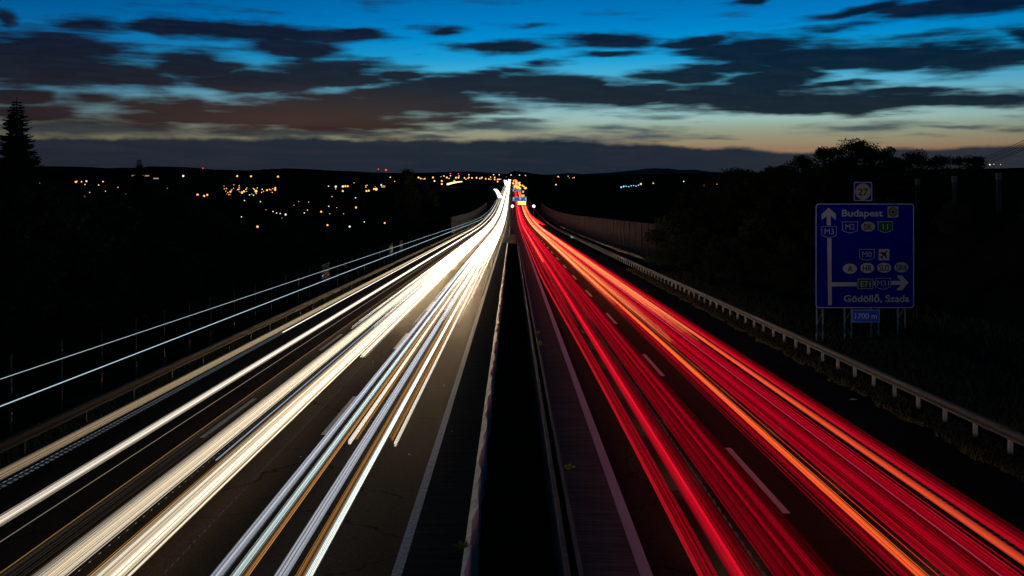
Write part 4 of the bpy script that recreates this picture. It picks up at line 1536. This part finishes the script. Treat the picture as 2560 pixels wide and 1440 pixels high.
for f, q, lb in [(z3, (760, 935), 'large orange lamp on the far left, between the two spruces'), (z3, (843, 1090), 'large orange lamp low on the far left below the spruce tops'), (z3, (1975, 1070), 'large orange lamp right of the lone spruce with lit foliage'),
                 (z5, (282, 391), 'brightest orange lamp on the right plain left of the trees'), (z5, (570, 600), 'lone yellow lamp in the dark right wood below the tree line')]:
    lamp(*f(*q), 'orange', 1.5, lab=lb)
for i in range(46):
    lamp(rj0.choice((rj0.uniform(1010, 1250), rj0.uniform(1300, 1440))), 445 + rj0.gauss(0, 3.2), 'amber', rj0.uniform(.35, .7), lab='faint amber lamp in the row along the horizon by the motorway head', grp='faint amber lamps along the horizon')
for i in range(70):
    a = rj0.random()
    if i < 34:
        q = (560 + 130 * rj0.random() ** 1.3, 470 + rj0.gauss(4, 7))
    elif i < 48:
        q = (rj0.uniform(815, 1000), 466 + rj0.gauss(0, 6))
    elif i < 60:
        q = (rj0.uniform(170, 420), 478 + rj0.gauss(0, 10))
    else:
        q = (rj0.uniform(640, 930), rj0.uniform(490, 560))
    lamp(*q, 'orange', rj0.uniform(.3, .6), lab='tiny orange lamp, one of the faint specks scattered in the left valley', grp='faint orange specks of the left valley')
WH = [(z4, q) for q in [(138, 375), (220, 373), (302, 373), (382, 373), (255, 429), (295, 432), (205, 485), (364, 496), (490, 595), (526, 610), (562, 615), (175, 648), (803, 609), (1048, 543), (1316, 458), (1403, 699), (1663, 253), (2200, 240), (2265, 237), (68, 725), (1045, 342)]]
WH += [(z1, q) for q in [(985, 235), (1075, 237), (1265, 240), (1400, 242), (1495, 248)]] + [(z3, (987, 970)), (z3, (850, 965))] + [(z5, q) for q in [(28, 368), (600, 380), (1887, 289), (1947, 302), (2335, 240), (2385, 243)]]
for f, q in WH:
    x, y = f(*q)
    lamp(x, y, 'white', .4 if x > 2300 else .62, d=330 if (x > 2300) else None, lab=LAB['white'][0], grp=LAB['white'][1])
for f, q, lb in [(z4, (616, 625), 'brightest greenish white lamp in the middle of the left valley'), (z4, (1257, 746), 'lone greenish white lamp low in the valley near the motorway'), (z4, (1118, 346), 'bright white lamp, left of a close row above the valley'), (z4, (1188, 345), 'bright white lamp, centre of a close row above the valley'),
                 (z4, (1575, 330), 'bright white lamp at the end of a lit roof edge'), (z3, (1833, 880), 'lone cold white lamp below the left hill crest')]:
    lamp(*f(*q), 'white', 1.15, lab=lb)
lamp(*z5(2305, 243), 'white', .8, d=330, lab='brightest white lamp on the right hill under the power lines')
for i in range(8):
    lamp(1553 + 6.2 * i, 466.5 - .5 * i + (1.5 if i % 3 == 0 else 0), 'cyan', .6 if i > 1 else .9, lab=LAB['cyan'][0], grp=LAB['cyan'][1])
lamp(1602, 460, 'amber', 1.1, lab='yellow lamp at the right end of the cyan cluster')
lamp(1633, 458, 'amber', .7, lab='small amber lamp right of the yellow lamp on the plain')
rj = random.Random(3)
for i in range(34):
    y = 451.5 + 20 * rj.random() ** .9
    half = (y - 447) * 1.35
    d = 2390 * 13.5 / (y - 436)
    lamp(1280 + rj.uniform(2, 6 + half), y, 'amber', rj.uniform(.65, 1.15), d=d, lab='amber lamp of the crowded junction at the end of the red lanes', grp='amber lamps crowded over the far junction')
mb = MB()
aa = [at(1119, 460.5, 1500), at(1130, 457.5, 1600), at(1142, 455.5, 1700), at(1155, 454, 1800)]
mb.tube(aa, [1.6, 1.5, 1.2, .9], 6)
emit('side_road_trail', (1, .72, .35), 2.0)
tag(mb.build('headlight_trail', MAT['side_road_trail']), 'short curved cream streak on a side road left of the motorway head', 'light trail')

for (px, ptop, pbase, red, lab) in [(965, 425, 431, True, 'brightest red tipped mast on the skyline left of the motorway'), (946, 423, 431, True, 'slim mast left of the brightest red tipped mast'), (1000, 422, 433, False, 'thin mast right of the brightest red tipped mast'),
                                    (507, 420.5, 425, True, 'short red tipped mast on the left hill crest'), (495, 408, 424, False, 'tall bare mast on the left hill crest'), (371, 409, 420, False, 'thin mast behind the lone spruce'),
                                    (1126, 434, 440, True, 'small red tipped mast over the amber lamps, left one'), (1146, 434.5, 440, True, 'small red tipped mast over the amber lamps, right one')]:
    d = 5100
    a, b = at(px, ptop, d), at(px, pbase, d)
    t = thing('radio_mast', (a.x, d, b.z - 10), lab, 'radio mast')
    mb = MB()
    mb.tube([(0, 0, -20), (0, 0, a.z - b.z + 10)], [1.2, .5], 5)
    mb.build('pole', M_CABLE, t)
    if red:
        mb = MB()
        mb.sphere((0, 0, a.z - b.z + 10), d * .0009 * (1 if px == 965 else .6))
        mb.build('beacon', MAT['lamp_red'], t)

# lit buildings in the left valley
for (px, py, w, d, lab, strips) in [(355, 441, 170, 1300, 'long low building with dim lit window strips behind the lone spruce', ((336, 439, 13), (364, 439.3, 17), (390, 446, 13), (186, 434, 20))),
                                    (975, 466, 40, 700, 'dark building with a pale lit roof edge above the valley', ((958, 466, 10), (938, 470, 6)))]:
    c = at(px, py, d)
    k = d / F
    gz = ground_z(c.x, d)
    t = thing('building', (c.x, d, gz), lab, 'building')
    mb = MB()
    top = c.z - gz + 3 * k
    mb.box(-w / 2 * k, w / 2 * k, 0, 14, -1, top)
    wl = mb.build('wall', M_HOUSE, t)
    mb = MB()
    mb.add([(-w / 2 * k - .5, -.6, top), (w / 2 * k + .5, -.6, top), (w / 2 * k + .5, 7, top + 1.5), (-w / 2 * k - .5, 7, top + 1.5), (-w / 2 * k - .5, 14.6, top), (w / 2 * k + .5, 14.6, top)], [(0, 1, 2, 3), (3, 2, 5, 4), (0, 3, 4), (1, 5, 2)])
    mb.build('roof', M_BARK, t)
    for (sx, sy, sw) in strips:
        if abs(sx - px) > w / 2:
            continue
        a = at(sx, sy, d)
        mb = MB()
        mb.box(a.x - c.x - sw / 2 * k, a.x - c.x + sw / 2 * k, -.15, -.01, a.z - gz - .8, a.z - gz + .7)
        mb.build('window', MAT['lamp_dim'], t)

# power line on the right
d0, d1 = 70, 420
tp = thing('power_pylon', at(2372, 425, d1), 'faint lattice power pylon standing behind the right tree line', 'pylon')
mb = MB()
H_ = at(0, 391, d1).z - at(0, 425, d1).z
for sx in (-1, 1):
    mb.tube([(sx * .9, 0, -14), (sx * .35, 0, H_)], [.16, .1], 5)
for k in range(9):
    z = -14 + (H_ + 14) * k / 9
    mb.tube([(-.8, 0, z), (.7, 0, z + (H_ + 14) / 9)], .07, 4)
mb.build('tower', M_CABLE, tp)
mb = MB()
for z in (H_ - .5, H_ - 2, H_ - 3.5):
    mb.box(-2.4, 2.4, -.1, .1, z - .1, z + .1)
mb.build('crossarm', M_CABLE, tp)
for i, (pa, lab) in enumerate([(346, 'topmost sagging power cable at the right edge'), (352, 'second power cable from the top at the right edge'), (357, 'third power cable from the top at the right edge'), (365, 'fourth power cable from the top at the right edge'), (370, 'lowest power cable at the right edge')]):
    a = at(2600, pa - 14, d0)
    b = at(2372, 392 + i * 4.2, d1)
    pts = []
    for k in range(25):
        t_ = k / 24
        q = a.lerp(b, t_)
        q.z -= 4 * t_ * (1 - t_) * 2.2
        pts.append(q)
    mb = MB()
    mb.tube(pts, [.022 + .07 * k / 24 for k in range(25)], 5)
    tag(mb.build('power_cable', M_CABLE), lab, 'power cable', 'power cables over the right hill')

for o in list(bpy.data.objects):
    if o.type == 'EMPTY':
        o.empty_display_size = .1
